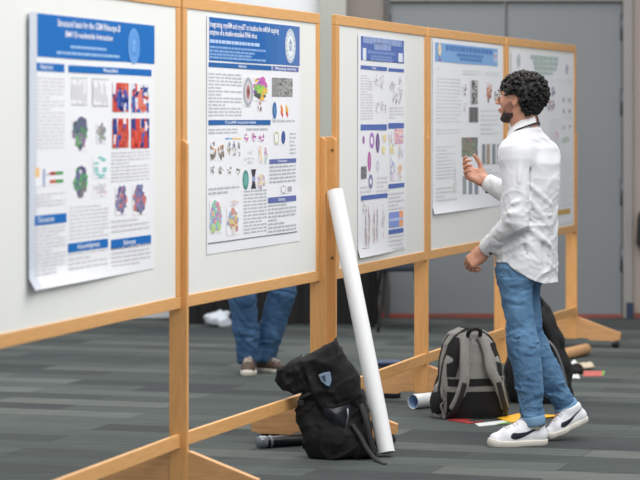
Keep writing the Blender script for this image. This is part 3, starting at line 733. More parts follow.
SWOOSH = mat('shoe_mark_navy', (24, 28, 46), .5)
LACE = mat('shoe_lace', (205, 202, 196), .7)
SHOEB = mat('shoe_brown', (88, 72, 62), .7, var=.1, scale=20)
DARKTOP = mat('dark_sweater', (58, 62, 72), .85, var=.1, scale=8)
BUTTON = mat('button_dark', (30, 32, 40), .4)
LANY = mat('lanyard_black', (30, 32, 38), .6)
WIRE = mat('glasses_wire', (70, 66, 66), .35, metal=.6)
def glass():
    m = bpy.data.materials.new('lens_glass'); m.use_nodes = True; bs = m.node_tree.nodes['Principled BSDF']
    bs.inputs['Roughness'].default_value = .02; bs.inputs['Transmission Weight'].default_value = 1.; bs.inputs['IOR'].default_value = 1.05; bs.inputs['Base Color'].default_value = (.95, .97, 1, 1)
    return m
LENS = glass()

def V2(f): return Vector((f[0], f[1], 0)).normalized()
def leftof(f): return Vector((-f.y, f.x, 0))
def head_prims(S, c, f, l, up):
    c = Vector(c); R = [f, l, up]
    def q(a, b, d): return c + f * a + l * b + up * d
    S.ell(q(-.018, 0, .03), (.094, .074, .083), R, .01)            # cranium
    S.ell(q(.022, 0, -.018), (.068, .064, .086), R, .03)           # face
    S.ell(q(.038, 0, -.075), (.044, .046, .034), R, .03)           # jaw
    S.ell(q(.074, 0, -.092), (.018, .02, .016), R, .02)            # chin
    S.ell(q(.078, 0, .034), (.014, .045, .012), R, .02)            # brow
    for s in (-1, 1):
        S.ell(q(.062, s * .036, -.018), (.02, .02, .016), R, .02)  # cheek
        S.ell(q(.087, s * .031, .014), (.009, .014, .009), R, .006, 'cut')   # eye socket
        e = q(-.002, s * .073, -.004)
        S.ell(e, (.021, .008, .034), [(f - l * s * .45).normalized(), (l * s + f * .45).normalized(), up], .006)
        S.ell(e + l * s * .006 + f * .001, (.009, .004, .016), [(f - l * s * .45).normalized(), (l * s + f * .45).normalized(), up], .003, 'cut')
    S.cone(q(.09, 0, .022), q(.112, 0, -.018), .007, .0105, .012)  # nose
    for s in (-1, 1): S.ell(q(.102, s * .011, -.022), (.008, .007, .007), R, .008)
    S.ell(q(.093, 0, -.05), (.01, .022, .0065), R, .006); S.ell(q(.09, 0, -.063), (.01, .019, .007), R, .006)
def hand(S, w, D, N, left, sc=1., bends=((.5, .7, .5),) * 4, spread=.05, thumb=(.6, .35, .5), tcurl=.4):
    D = Vector(D).normalized(); N = Vector(N); N = (N - D * N.dot(D)).normalized()
    T = N.cross(D) if left else D.cross(N)
    w = Vector(w)
    pc = w + D * .05 * sc
    S.box(pc, (.048 * sc, .037 * sc, .0135 * sc), [D, T, N], .012 * sc, .012)
    S.cone(w - D * .03, w + D * .02, .026 * sc, .026 * sc, .02)
    S.ell(w + D * .035 * sc + T * .028 * sc + N * .008 * sc, (.032 * sc, .017 * sc, .015 * sc), [D, T, N], .01)
    S.ell(w + D * .04 * sc - T * .026 * sc + N * .008 * sc, (.034 * sc, .014 * sc, .012 * sc), [D, T, N], .01)
    ln = ((.044, .027, .021), (.049, .031, .022), (.045, .029, .021), (.036, .022, .018))
    for i in range(4):
        o = (1.5 - i); a = o * spread
        d = (D * math.cos(a) + T * math.sin(a)).normalized(); p = w + D * (.093 - abs(o - .5) * .005) * sc + T * o * .0198 * sc
        ang = 0; r = .0092 * sc * (1 if i < 3 else .88)
        q = p - d * .015
        S.cone(q, p, r * 1.1, r * 1.08, .006)
        for k in range(3):
            ang += bends[i][k]; dd = d * math.cos(ang) + N * math.sin(ang); e = p + dd * ln[i][k] * sc
            S.cone(p, e, r * (1.06 - k * .1), r * (.97 - k * .12), .0035); p = e
    tb = w + D * .028 * sc + T * .033 * sc + N * .006 * sc
    d = (D * thumb[0] + T * thumb[1] * 1.3 + N * thumb[2]).normalized(); e = tb + d * .042 * sc; S.cone(tb, e, .0135 * sc, .0108 * sc, .008)
    d2 = (d + (N * .5 - T * .6) * tcurl + D * .3).normalized(); g = e + d2 * .032 * sc; S.cone(e, g, .0108 * sc, .0098 * sc, .004)
    d3 = (d2 + (N * .2 - T * .6) * tcurl).normalized(); S.cone(g, g + d3 * .024 * sc, .0098 * sc, .0075 * sc, .004)

def make_shoe(kind):
    "toe towards +x, sole on z=0, outer face -y; returns (upper mesh, sole mesh)"
    S = SDF((-.17, -.075, -.005), (.18, .075, .17), .0035)
    st = [(-.125, 0, .0), (0, 0, 0)]
    # upper: low toe to high collar
    S.cone((.105, 0, .032), (.055, .003, .04), .031, .036, .02)
    S.cone((.055, .003, .04), (-.02, 0, .05), .036, .036, .02)
    S.cone((-.02, 0, .05), (-.10, 0, .045), .036, .034, .02)
    S.cone((.05, 0, .055), (-.045, 0, .10), .024, .034, .03)
    S.cone((-.10, 0, .045), (-.085, 0, .105 if kind == 'high' else .07), .032, .032, .02)
    S.cone((-.045, 0, .10 if kind == 'high' else .07), (-.085, 0, .105 if kind == 'high' else .075), .034, .032, .02)
    S.field(lambda X, Y, Z: (.014 - Z) + 0 * X + 0 * Y, 'add' if False else 'cutmax') if False else None
    S.f = np.maximum(S.f, (.014 - S.ax[2])[None, None, :].astype(np.float32))
    top = .118 if kind == 'high' else .082
    S.f = np.maximum(S.f, (S.ax[2][None, None, :] - (top + .08 * np.clip(-S.ax[0] - .08, 0, 1))[:, None, None]).astype(np.float32))
    up = S.mesh('shoe_upper')
    T = SDF((-.17, -.075, -.01), (.18, .075, .06), .0035)
    T.cone((.095, .004, .02), (.05, .006, .02), .04, .046, .02); T.cone((.05, .006, .02), (-.04, 0, .02), .046, .039, .02); T.cone((-.04, 0, .02), (-.10, 0, .02), .039, .039, .02); T.ell((.115, .002, .02), (.03, .034, .03), None, .02)
    zt = .028 + .014 * np.clip((T.ax[0] - .09) / .05, 0, 1)
    T.f = np.maximum(T.f, (T.ax[2][None, None, :] - zt[:, None, None]).astype(np.float32)); T.f = np.maximum(T.f, (-T.ax[2])[None, None, :].astype(np.float32))
    so = T.mesh('shoe_sole')
    return up, so
UPH, SOH = make_shoe('high')
def smooth_me(me): me.polygons.foreach_set('use_smooth', [True] * len(me.polygons))
for m_ in (UPH, SOH): smooth_me(m_)
def swoosh_mesh(up, side):
    "the curved tick on the shoe's side, wrapped onto the upper"
    vs = [v.co.copy() for v in up.vertices]; fs = [tuple(p.vertices) for p in up.polygons]; tree = BVHTree.FromPolygons(vs, fs)
    lo = [(.052, .046), (.040, .036), (.022, .033), (.0, .040), (-.03, .053), (-.06, .067), (-.095, .083), (-.118, .093)]
    hi = [(.052, .047), (.046, .058), (.034, .064), (.014, .062), (-.02, .066), (-.055, .075), (-.094, .0875), (-.118, .0955)]
    lo = spline([(a, 0, b) for a, b in lo], 4); hi = spline([(a, 0, b) for a, b in hi], 4)
    V = []; Fc = []; R = 4
    for a, b in zip(lo, hi):
        for k in range(R + 1):
            p = a.lerp(b, k / R); o = Vector((p.x, side * .2, p.z)); h = tree.ray_cast(o, Vector((0, -side, 0)))
            V.append(h[0] + Vector((0, side * .0022, 0)) if h[0] else Vector((p.x, side * .03, p.z)))
    for i in range(len(lo) - 1):
        for k in range(R): a = i * (R + 1) + k; Fc.append((a, a + 1, a + R + 2, a + R + 1))
    me = bpy.data.meshes.new('swoosh'); me.from_pydata([tuple(v) for v in V], [], Fc); smooth_me(me); return me
def place_shoe(parent, toe, heel, mats, marks=True, roll=0., org=Vector((0, 0, 0)), label=None):
    "toe and heel: points on the sole line (world)"
    toe = Vector(toe); heel = Vector(heel); x = (toe - heel).normalized(); y = Vector((0, 0, 1)).cross(x).normalized(); z = x.cross(y)
    L = (toe - heel).length; s = L / .284
    M = Matrix(((x.x, y.x, z.x, 0), (x.y, y.y, z.y, 0), (x.z, y.z, z.z, 0), (0, 0, 0, 1)))
    o = heel + x * .139 * s - org
    M = Matrix.Translation(o) @ M @ Matrix.Scale(s, 4)
    def put(name, me, m, par, mtx):
        me = me.copy(); me.transform(mtx); me.materials.clear(); me.materials.append(m); ob = link(bpy.data.objects.new(name, me)); ob.parent = par; return ob
    up = put('shoe', UPH, mats[0], parent, M)
    put('sole', SOH, mats[1], up, M)
    if marks:
        for sd in (-1, 1): put('swoosh', swoosh_mesh(UPH, sd), SWOOSH, up, M)
    bm = BM(); tr = BVHTree.FromPolygons([v.co.copy() for v in UPH.vertices], [tuple(p.vertices) for p in UPH.polygons])
    for i in range(6):
        xx = .065 - i * .019; pts = []
        for k in range(7):
            yy = -.024 + k * .008; h = tr.ray_cast(Vector((xx + (.004 if i % 2 else -.004) * (k - 3) / 3, yy, .3)), Vector((0, 0, -1)))
            if h[0]: pts.append(h[0] + Vector((0, 0, .0015)))
        if len(pts) > 2: tube(bm, pts, .0028, 5)
    bm.transform(M); obj('laces', bm, LACE if marks else mats[1], up, smooth=True)
    if label: up['label'] = label
    return up

def person(name, label, group, J, look, main=True, h=.004):
    f = J['f']; l = leftof(f); up = Vector((0, 0, 1)); hf = J['hf']; hl = leftof(hf); hc = J['head']
    pts = [v for v in J.values() if isinstance(v, Vector) and v.length > 3]
    lo = np.min([tuple(p) for p in pts], 0) - .2; hi = np.max([tuple(p) for p in pts], 0) + .2; lo[2] = -.01; hi[2] = hc.z + .17
    org = Vector((J['pelvis'].x, J['pelvis'].y, 0))
    # ---- body: one continuous surface
    S = SDF(lo, hi, h)
    S.loft([(z, c.x, c.y, a * .86, b * .82) for z, c, a, b in J['torso'] if z > .8], l, f, .03)
    for s in 'LR':
        S.chain([J['sh' + s], J['el' + s], J['wr' + s]], [.052, .04, .026], .03)
        S.chain([J['hip' + s], J['kn' + s], J['an' + s]], [.062, .05, .036], .03)
        S.cone(J['an' + s], J['an' + s].lerp(J['toe' + s], .7) * 1., .036 if main else .03, .026 if main else .018, .02)
    S.cone(J['neck'], hc + up * -.05 - hf * .025, .06, .054, .04)
    head_prims(S, hc, hf, hl, up)
    hand(S, J['wrL'], J['hL'][0], J['hL'][1], True, 1., J['hL'][2], thumb=J['hL'][3])
    hand(S, J['wrR'], J['hR'][0], J['hR'][1], False, 1., J['hR'][2], thumb=J['hR'][3])
    root = S.make(name, SKIN, None, org, loc=org); tag(root, label, 'person', group)
    # ---- shirt
    S = SDF(lo, hi, h)
    hem = J['hem']; tp = J['torso']
    S.loft([(z, c.x, c.y, a, b) for z, c, a, b in tp], l, f, .02, 2.2)
    for s in 'LR':
        we = J['wr' + s] + (J['el' + s] - J['wr' + s]).normalized() * .04
        S.cone(J['sh' + s], J['el' + s], .072, .058, .045); S.cone(J['el' + s], we, .058, .043, .014)
        S.cone(J['sh' + s], J['neck'] - up * (.045 if main else 0), .065, .05, .05)
    for a, b, w, am in J.get('folds', ()): S.fold(a, b, w, am * 1.7)
    S.noise(.0025, .16, 3, (1, 1, .8))
    if main:
        S.wrinkle(.0055, .12, 4, (1, 1, 1.5), lambda x, y, z: .35 + .65 * np.clip((1.22 - z) / .15, 0, 1)); S.wrinkle(.002, .05, 9, (1, 1, 1.6), lambda x, y, z: np.clip((1.3 - z) / .2, .15, 1))
    uncut = S.f.copy()
    pc = J['pelvis']
    def cuthem(X, Y, Z):
        v = ((X - pc.x) * f.x + (Y - pc.y) * f.y) / .14; u = ((X - pc.x) * l.x + (Y - pc.y) * l.y) / .17
        if main:
            hz = hem - .1 * np.clip(-v - .0, 0, 1) ** .9 - .04 * np.clip(v - .45, 0, 1)
        else: hz = hem + 0 * v
        return -(hz - Z) * -1 if False else (Z - hz) * 1.0
    # keep what lies above the hem: cut the region below it
    S.field(lambda X, Y, Z: cuthem(X, Y, Z), 'cut', .004)
    S.f = np.maximum(S.f, 0 * S.f - 1)
    # neck opening
    S.cone(J['neck'] + up * .005 + f * .01, J['neck'] + up * .2 + f * .02, .058, .075, .01, 'cut')
    shirt = S.make('shirt', look['shirt'], root, org)
    if main:
        bm = BM()   # collar stands round the neck and folds over
        nk = J['neck'] + up * .0; n = 40; rows = []
        for k, (r0, dz) in enumerate(((.061, -.012), (.0605, .032), (.064, .037), (.076, -.004), (.079, -.012), (.0775, -.014), (.066, .028))):
            ring = []
            for i in range(n + 1):
                a = math.radians(-165 + 330 * i / n) + math.pi   # gap in front
                fr = max(0, -math.cos(a)); back = max(0, math.cos(a))
                cs = math.cos(a + math.pi)
                drop = (.055 if k in (3, 4, 5) else .03) * max(0, cs) ** 1.5
                rr = r0 + .006 * max(0, cs)
                ring.append(bm.verts.new(nk + f * (rr * 1.02 * math.cos(a + math.pi) + .008) + l * rr * 1.0 * math.sin(a + math.pi) + up * (dz - .03 - drop * .8 - .03 * max(cs, 0) + .048 * max(-cs, 0)) - org))
            rows.append(ring)
        for A, B in zip(rows, rows[1:]):
            for i in range(n):
                fc = bm.faces.new([A[i], A[i + 1], B[i + 1], B[i]]); fc.smooth = True
        obj('collar', bm, SHIRT2, shirt, smooth=True)
        for s in 'LR':
            w = J['wr' + s]; d = (J['el' + s] - w).normalized(); bm = BM()
            M = Matrix.Translation(w + d * .012 - org) @ d.to_track_quat('Z', 'Y').to_matrix().to_4x4()
            lathe(bm, [(.034, .012), (.038, 0), (.0415, -.001), (.043, .004), (.0465, .058), (.047, .064), (.042, .07)], n=26, M=M)
            cf = obj('cuff', bm, SHIRT2, shirt, smooth=True)
            bm = BM(); o = Vector((.35, -1, -.3)) if s == 'L' else Vector((.1, -.5, -1)); o = (o - d * o.dot(d)).normalized()
            for t in (.028,):
                tube(bm, [w + d * (.012 + t) + o * .041 - org, w + d * (.012 + t) + o * .0485 - org], .0075, 10)
            obj('button', bm, BUTTON, cf)
        # back yoke seam and sleeve seams are creases; lanyard sits under the collar
        bm = BM(); L_ = []
        for i in range(25):
            a = math.radians(-150 + 300 * i / 24) + math.pi; cs = math.cos(a)   # a=pi is the back
            L_.append(J['neck'] + f * ((.089 - .014 * max(0, -cs)) * cs + .004) + l * (.087 - .012 * max(0, -cs)) * math.sin(a) + up * (-.028 - .045 * max(0, cs) - .03 * max(cs, 0) + .034 * max(-cs, 0)) - org)
        strap(bm, L_, .008, .003, [(p + org - J['neck'] + up * .03) for p in L_]); obj('lanyard', bm, LANY, root, smooth=True)
    # ---- trousers
    S = SDF(lo, hi, h)
    pz = pc.z
    S.loft([(pz - .1, pc.x, pc.y, .13, .1), (pz - .03, pc.x, pc.y, .158, .118), (pz + .04, pc.x, pc.y, .156, .116), (pz + .12, pc.x + (tp[2][1].x - pc.x) * .3, pc.y, .135, .1)], l, f, .04, 2.3)
    for s in 'LR':
        S.chain([J['hip' + s], J['kn' + s], J['an' + s]], list(J.get('legr', (.092, .07, .054))), .035)
        S.ell(J['hip' + s] - f * .045 + up * -.05, (.078, .072, .085), [f, l, up], .05)
        S.cone(J['kn' + s].lerp(J['an' + s], .12) - f * .012, J['kn' + s].lerp(J['an' + s], .5) - f * .012, .054, .051, .05)
        S.ell(J['kn' + s] + f * .01, (.058, .056, .09), [f, l, up], .04)
        kn, an = J['kn' + s], J['an' + s]; ax = (an - kn).normalized(); sd = ax.cross(f).normalized(); fw = sd.cross(ax)
        r = random.Random(3 if s == 'L' else 8)
        for i in range(34):
            t = r.choice((r.uniform(-.75, -.3), r.uniform(-.25, .25), r.uniform(.45, .97), r.uniform(.6, .97))); c = kn.lerp(an, t) if t > 0 else kn.lerp(J['hip' + s], -t); a0 = r.uniform(0, 6.28); rr = .07 - .012 * max(t, 0) + .02 * max(-t, 0)
            def on(a, dz): return c + sd * rr * math.cos(a) + fw * rr * math.sin(a) + ax * dz
            S.fold(on(a0, r.uniform(-.02, .02)), on(a0 + r.uniform(.9, 1.6), r.uniform(-.02, .02)), .0095, r.uniform(.004, .0085) * r.choice((1, 1, -1)))
    S.noise(.0018, .12, 9)
    zc = S.ax[2][None, None, :]
    def legmask(x, y, z): return .25 + .75 * np.exp(-((z - .5) / .1) ** 2) + .9 * np.exp(-((z - .2) / .11) ** 2) + .5 * np.exp(-((z - .78) / .05) ** 2)
    S.wrinkle(.0065, .075, 14, (.7, .7, 1.7), legmask); S.wrinkle(.0025, .04, 15, (.7, .7, 1.5), legmask)
    S.f = np.maximum(S.f, (uncut + .007 - 3 * np.clip(hem - .07 - zc, 0, 1)).astype(np.float32))
    for s in 'LR':   # cut off at the ankle
        an, kn = J['an' + s], J['kn' + s]; d = (an - kn).normalized(); e = an + d * .01 - d * J.get('ankcut', .02)
        S.cone(e + d * .075, e + d * .2, .072, .072, .0, 'cut')
    tr = S.make('jeans', look['jeans'], root, org)
    for s in 'LR':
        an, kn = J['an' + s], J['kn' + s]; d = (kn - an).normalized(); bm = BM(); r = J.get('legr', (.09, .07, .054))[2]
        M = Matrix.Translation(an - org - d * .006) @ d.to_track_quat('Z', 'Y').to_matrix().to_4x4()
        lathe(bm, [(r * .86, .02), (r * .96, -.004), (r * 1.1, -.008), (r * 1.16, -.002), (r * 1.17, .03), (r * 1.12, .035), (r * .98, .036)] if main else [(r * .8, .0), (r * .95, -.022), (r * 1.03, -.022), (r * 1.04, .0), (r * 1.0, .05)], n=26, M=M)
        obj('cuff', bm, look['cuff'], tr, smooth=True)
    if main:
        bm = BM()   # back pockets and outer seam as raised stitching
        for s in (1, -1):
            c0 = pc - f * .128 + l * s * .075 + up * -.06
            prs = [c0 + l * a + up * b - f * .012 * 0 for a, b in ((-.065, .05), (.065, .05), (.06, -.055), (0, -.085), (-.06, -.055))]
        bm.free()
    # ---- shoes
    place_shoe(root, J['toeL'], J['heelL'], look['shoe'], main, org=org); place_shoe(root, J['toeR'], J['heelR'], look['shoe'], main, org=org)
    for s in 'LR':
        an, kn = J['an' + s], J['kn' + s]; d = (kn - an).normalized(); bm = BM(); tube(bm, [an - org + d * .075, an - org, an - org - d * .03 + (J['toe' + s] - J['heel' + s]).normalized() * .01], [.043, .043, .046], 16); obj('sock', bm, look['shoe'][1], root, smooth=True)
    # ---- hair
    def q(a, b, c): return hc + hf * a + hl * b + up * c
    S = SDF(np.array(hc) - .2, np.array(hc) + .2, .005)
    R = [hf, hl, up]
    vol = look['hair']
    S.ell(q(-.025, 0, .032), (.094 + vol, .078 + vol, .08 + vol), R, .02); S.ell(q(-.056, 0, -.02), (.046 + vol * .7, .062 + vol * .5, .064), R, .03)
    S.ell(q(.1, 0, -.045), (.085, .12, .09), R, .012, 'cut')
    for s in (-1, 1): S.ell(q(.012, s * .1, -.028), (.05, .075, .056), R, .012, 'cut')
    S.noise(.006, .03, 4)
    hair = S.make('hair', HAIRM, root, org)
    rr = random.Random(21); bm = BM()
    cnt = 0; want = 330 if main else 40
    while cnt < want:
        v = Vector((rr.gauss(0, 1), rr.gauss(0, 1), rr.gauss(0, 1))).normalized()
        p = q(-.025, 0, .028) + hf * v.x * (.095 + vol) + hl * v.y * (.08 + vol) + up * v.z * (.08 + vol)
        if rr.random() < .28: p = q(-.056, 0, -.02) + hf * min(v.x, .2) * (.046 + vol * .7) + hl * v.y * (.062 + vol * .5) + up * v.z * .068
        a, b, c = (p - hc).dot(hf), (p - hc).dot(hl), (p - hc).dot(up)
        if a > .028 and c < .048: continue                       # keep the face clear
        if c < .026 and -.036 < a < .05: continue
        if c < -.02 and a < -.115 - (c + .02) * .9: continue                   # ears
        if c < -.078: continue
        cnt += 1
        n = ((p - q(-.03, 0, .0))).normalized(); t = n.cross(Vector((rr.gauss(0, 1), rr.gauss(0, 1), rr.gauss(0, 1)))).normalized(); bb = n.cross(t)
        R0 = rr.uniform(.008, .014); tw = rr.uniform(.8, 1.3); ph = rr.uniform(0, 6); pp = []
        for i in range(11):
            u = i / 10; ang = ph + tw * 2 * math.pi * u; pp.append(p + t * (u - .5) * .026 + (bb * math.cos(ang) + n * math.sin(ang)) * R0 * (1 - .3 * u) - org)
        tube(bm, pp, [.0052 + .0022 * math.sin(math.pi * i / 10) for i in range(11)], 6)
    obj('curls' if main else 'hair_tufts', bm, HAIRM, hair, smooth=True)
    # eyebrows, eyes, glasses, beard
    for s in (-1, 1):
        bm = BM(); lathe(bm, [(0, -.0115)] + [(.0115 * math.cos(a), .0115 * math.sin(a)) for a in (-1.1, -.6, 0, .6, 1.1)] + [(0, .0115)], q(.0765, s * .031, .012) - org, 12)
        e = obj('eye', bm, EYEW, root, smooth=True)
        bm = BM(); c = q(.0872, s * .0312, .012) - org; lathe(bm, [(0, .0012), (.0035, .001), (.0055, 0), (.0055, -.002)], n=12, M=Matrix.Translation(c) @ hf.to_track_quat('Z', 'Y').to_matrix().to_4x4()); obj('iris', bm, EYED, e, smooth=True)
        bm = BM(); tube(bm, [q(.094, s * .014, .034) - org, q(.0945, s * .03, .04) - org, q(.083, s * .05, .034) - org], [.003, .004, .002], 6); obj('eyebrow', bm, HAIRM, root, smooth=True)
    if main:
        S = SDF(np.array(hc) - .17, np.array(hc) + .17, .0035); head_prims(S, hc, hf, hl, up); S.f -= .0035
        def reg(X, Y, Z):
            a = (X - hc.x) * hf.x + (Y - hc.y) * hf.y; b = (X - hc.x) * hl.x + (Y - hc.y) * hl.y; c = Z - hc.z
            line = np.where(a < .03, -.008, -.008 - (np.minimum(a, .085) - .03) * 1.1)          # cheek line falls to the mouth
            mouth = (a > .085) & (c > -.072) & (c < -.034) & (np.abs(b) < .018)
            line = np.where(a < .05, -.066, line - .02); d = np.maximum(c - line, .008 - a); d = np.maximum(d, -(c + .125)); d = np.where(mouth, .02, d); d = np.where(np.abs(b) > .0665, np.maximum(d, .002), d)
            return -d
        S.field(reg, 'cut', .003); S.noise(.0012, .012, 2); S.make('beard', BEARD, root, org)
        S = SDF(np.array(hc) - .17, np.array(hc) + .17, .0035); head_prims(S, hc, hf, hl, up); S.f -= .0016
        def reg2(X, Y, Z):
            a = (X - hc.x) * hf.x + (Y - hc.y) * hf.y; b = (X - hc.x) * hl.x + (Y - hc.y) * hl.y; c = Z - hc.z
            d = np.maximum(c - np.where(a < .03, -.012, -.012 - (a - .03) * .9), .006 - a); d = np.maximum(d, np.maximum(-(c + .12), a - .075)); return -d
        S.field(reg2, 'cut', .004); S.make('stubble', mat('stubble_brown', (142, 100, 83), .7, var=.12, scale=90), root, org)
        bm = BM(); tube(bm, [q(.098, -.018, -.056) - org, q(.1035, 0, -.0555) - org, q(.098, .018, -.056) - org], [.002, .0045, .002], 6); obj('lips', bm, LIP, root, smooth=True)
        bm = BM()
        for s in (-1, 1):
            c = q(.108, s * .033, .012); tube(bm, [c + (hl * math.cos(a) * .024 - hf * .25 * s * math.cos(a) * .024 * 1) + up * .021 * math.sin(a) - org for a in [2 * math.pi * i / 20 for i in range(20)]], .0014, 5, closed=True)
            tube(bm, [q(.101, s * .057, .016) - org, q(.06, s * .078, .018) - org, q(.0, s * .082, .018) - org, q(-.02, s * .08, .006) - org], .0014, 5)
        tube(bm, [q(.113, -.009, .016) - org, q(.117, 0, .019) - org, q(.113, .009, .016) - org], .0014, 5)
        g = obj('glasses', bm, WIRE, root, smooth=True)
    return root

# ---- the man in the white shirt
f = V2((-.88, .47)); l = leftof(f); hf = V2((-.905, .425)); YB = 12.22
def tc(px, py, dv=0.): return P(px, py, YB)
def T(px, z, a, b, Y=YB):
    c = Vector(((px - CX) / F * Y, Y, z)); return (z, c, a, b)
tors = [T(525.5, .70, .190, .138), T(525.5, .82, .188, .138), T(526.5, .95, .174, .134), T(529, 1.08, .165, .126), T(531, 1.22, .17, .126), T(531, 1.31, .172, .122), T(530, 1.38, .15, .104), T(528, 1.43, .105, .08), T(526, 1.463, .064, .06)]
J = dict(f=f, hf=hf, pelvis=P(522, 252, YB), torso=tors, head=P(519.5, 98.5, 12.21), neck=P(524.5, 124, 12.215), hem=.852,
         shL=P(516, 154, 12.075), elL=P(516, 221, 12.02), wrL=P(485, 250.5, 12.17),
         shR=P(543, 155, 12.35), elR=P(529, 206, 12.44), wrR=P(485, 181, 12.56),
         hipL=P(511, 258, 12.145), knL=P(523, 343, 12.10), anL=P(533, 422, 12.11),
         hipR=P(520, 258, 12.28), knR=P(530, 344, 12.28), anR=P(567.5, 409, 12.36),
         toeL=P(487.5, 446, 12.05), heelL=P(547.5, 446, 12.13), toeR=P(546, 444.5, 12.28), heelR=P(588.5, 420, 12.36),
         legr=(.084, .062, .051), ankcut=.02,
         hL=((-.72, .2, -.6), (.3, .8, -.5), ((.75, 1.1, .7), (.85, 1.1, .8), (.9, 1.15, .8), (.95, 1.1, .8)), (.7, .3, .5)),
         hR=((-.82, .05, .42), (.35, -.8, .5), ((.35, .9, .6), (.75, 1.0, .6), (.85, 1.0, .7), (.9, 1.0, .7)), (.75, .5, .45)))
J['toeL'].z = J['heelL'].z = .0
t0 = J['toeR']; t0.z = .004
fo = []
def fp(a, b, w, am): fo.append((a, b, w, am))
r_ = random.Random(5)
B = lambda px, py, Y: P(px, py, Y)
# armpit, elbow and back creases (points on the near surface of the shirt)
fp(B(527, 150, 12.05), B(529, 205, 12.03), .012, -.012); fp(B(531, 160, 12.06), B(545, 178, 12.12), .012, .008)
fp(B(529, 185, 12.03), B(552, 205, 12.13), .011, .009); fp(B(530, 200, 12.04), B(548, 226, 12.12), .012, .010); fp(B(533, 216, 12.06), B(556, 215, 12.15), .010, .007); fp(B(530, 229, 12.05), B(551, 246, 12.12), .013, .010)
fp(B(527, 241, 12.06), B(540, 262, 12.09), .012, .008); fp(B(512, 238, 12.08), B(518, 258, 12.06), .011, .008); fp(B(541, 230, 12.1), B(546, 272, 12.1), .012, -.008); fp(B(522, 236, 12.06), B(530, 272, 12.07), .012, -.007)
fp(B(503, 212, 11.97), B(524, 216, 11.97), .010, .009); fp(B(505, 222, 11.98), B(526, 226, 11.98), .010, .009); fp(B(499, 231, 12.03), B(518, 234, 12.0), .009, .008); fp(B(494, 238, 12.06), B(508, 246, 12.05), .009, -.007); fp(B(507, 205, 11.97), B(522, 200, 11.97), .011, .006)
fp(B(508, 165, 11.99), B(512, 196, 11.96), .012, -.006); fp(B(520, 160, 12.0), B(519, 195, 11.96), .012, .006); fp(B(503, 243, 12.05), B(516, 231, 12.0), .009, -.007)
fp(B(540, 133, 12.14), B(556, 150, 12.28), .014, .004); fp(B(522, 138, 12.07), B(546, 141, 12.16), .010, .004); fp(B(548, 185, 12.12), B(559, 190, 12.24), .01, .006)
J['folds'] = fo
LOOK = dict(shirt=SHIRT, jeans=DENIM, cuff=DENIML, shoe=(SHOEW, SOLEW), hair=.013)
person('person', 'man in white shirt, blue jeans and white trainers with one hand raised towards a poster', None, J, LOOK, True, .004)

# ---- the person behind the boards
f2 = V2((.5, -.86)); l2 = leftof(f2)
def Q(px, z, Y): return Vector(((px - CX) / F * Y, Y, z))
Yc = 15.55
def T2(z, a, b, px=263): return (z, Q(px, z, Yc), a, b)
tors2 = [T2(.88, .172, .128), T2(.95, .172, .128), T2(1.05, .165, .12), T2(1.15, .17, .12), T2(1.28, .19, .125), T2(1.38, .195, .115), T2(1.43, .165, .095), T2(1.47, .11, .075), T2(1.5, .066, .06)]
pel2 = Q(263, .92, Yc)
def off(p, a, b, z=None): q = p + f2 * a + l2 * b; q.z = z if z is not None else q.z; return q
J2_ = dict(f=f2, hf=f2, pelvis=pel2, torso=tors2, head=Q(264, 1.63, 15.5), neck=Q(263, 1.5, Yc), hem=.88,
           shL=off(pel2, 0, .185, 1.40), shR=off(pel2, 0, -.185, 1.40), elL=off(pel2, -.02, .25, 1.13), elR=off(pel2, -.02, -.25, 1.13), wrL=off(pel2, .14, .22, .95), wrR=off(pel2, .14, -.22, .95),
           hipR=Q(244, .88, 15.5), knR=Q(242, .48, 15.47), anR=Q(249, .10, 15.54), toeR=Q(246.5, 0, 15.33), heelR=Q(250, 0, 15.61),
           hipL=Q(283, .88, 15.6), knL=Q(282, .48, 15.58), anL=Q(264.5, .10, 15.64), toeL=Q(286, 0, 15.52), heelL=Q(257, 0, 15.68), legr=(.1, .078, .072), ankcut=.02,
           hL=((.1, -.2, -.9), (-.6, -.4, 0), ((.3, .4, .3),) * 4, (.7, .4, .3)), hR=((.1, -.2, -.9), (.6, .4, 0), ((.3, .4, .3),) * 4, (.7, .4, .3)))
person('person', 'person behind the second board, only blue jeans and brown shoes showing below it', None, J2_, dict(shirt=DARKTOP, jeans=DENIM2, cuff=DENIM2, shoe=(SHOEB, SOLEW), hair=.01), False, .0065)
# ------------------------------------------------------------------ things on the floor
GREYF = mat('heather_grey', (128, 126, 122), .9, rgb2=(150, 148, 144), scale=150, bump=.2, bscale=300)
GREYD = mat('heather_dark', (96, 95, 93), .9, rgb2=(116, 114, 112), scale=150)
BLKF = mat('black_fabric', (21, 21, 23), .8, var=.25, scale=40, bump=.25, bscale=260, spec=.35)
BLKM = mat('black_mesh', (18, 18, 20), .9, var=.3, scale=200)
WEB = mat('black_webbing', (30, 30, 32), .7, var=.2, scale=200)
NYLON = mat('navy_nylon', (30, 33, 44), .35, var=.3, scale=18)
PATCH = mat('grey_blue_patch', (128, 148, 172), .4)
PATCHD = mat('patch_dark', (62, 74, 94), .4)
WHITEP = mat('white_roll_paper', (226, 228, 230), .6, var=.015, scale=4)
BLUEIN = mat('roll_inside_blue', (150, 178, 212), .7)
NAVYB = mat('navy_case', (26, 36, 58), .5, var=.1, scale=12)
TUBEK = mat('black_tube', (20, 23, 30), .3)
CAPM = mat('clear_grey_cap', (120, 128, 140), .25, metal=.2)
CARD = mat('cardboard_tan', (190, 146, 104), .75, var=.06, scale=14)
CARDE = mat('cardboard_edge', (170, 160, 150), .8)
CLOTH = mat('black_table_cloth', (22, 22, 25), .9, var=.2, scale=6)

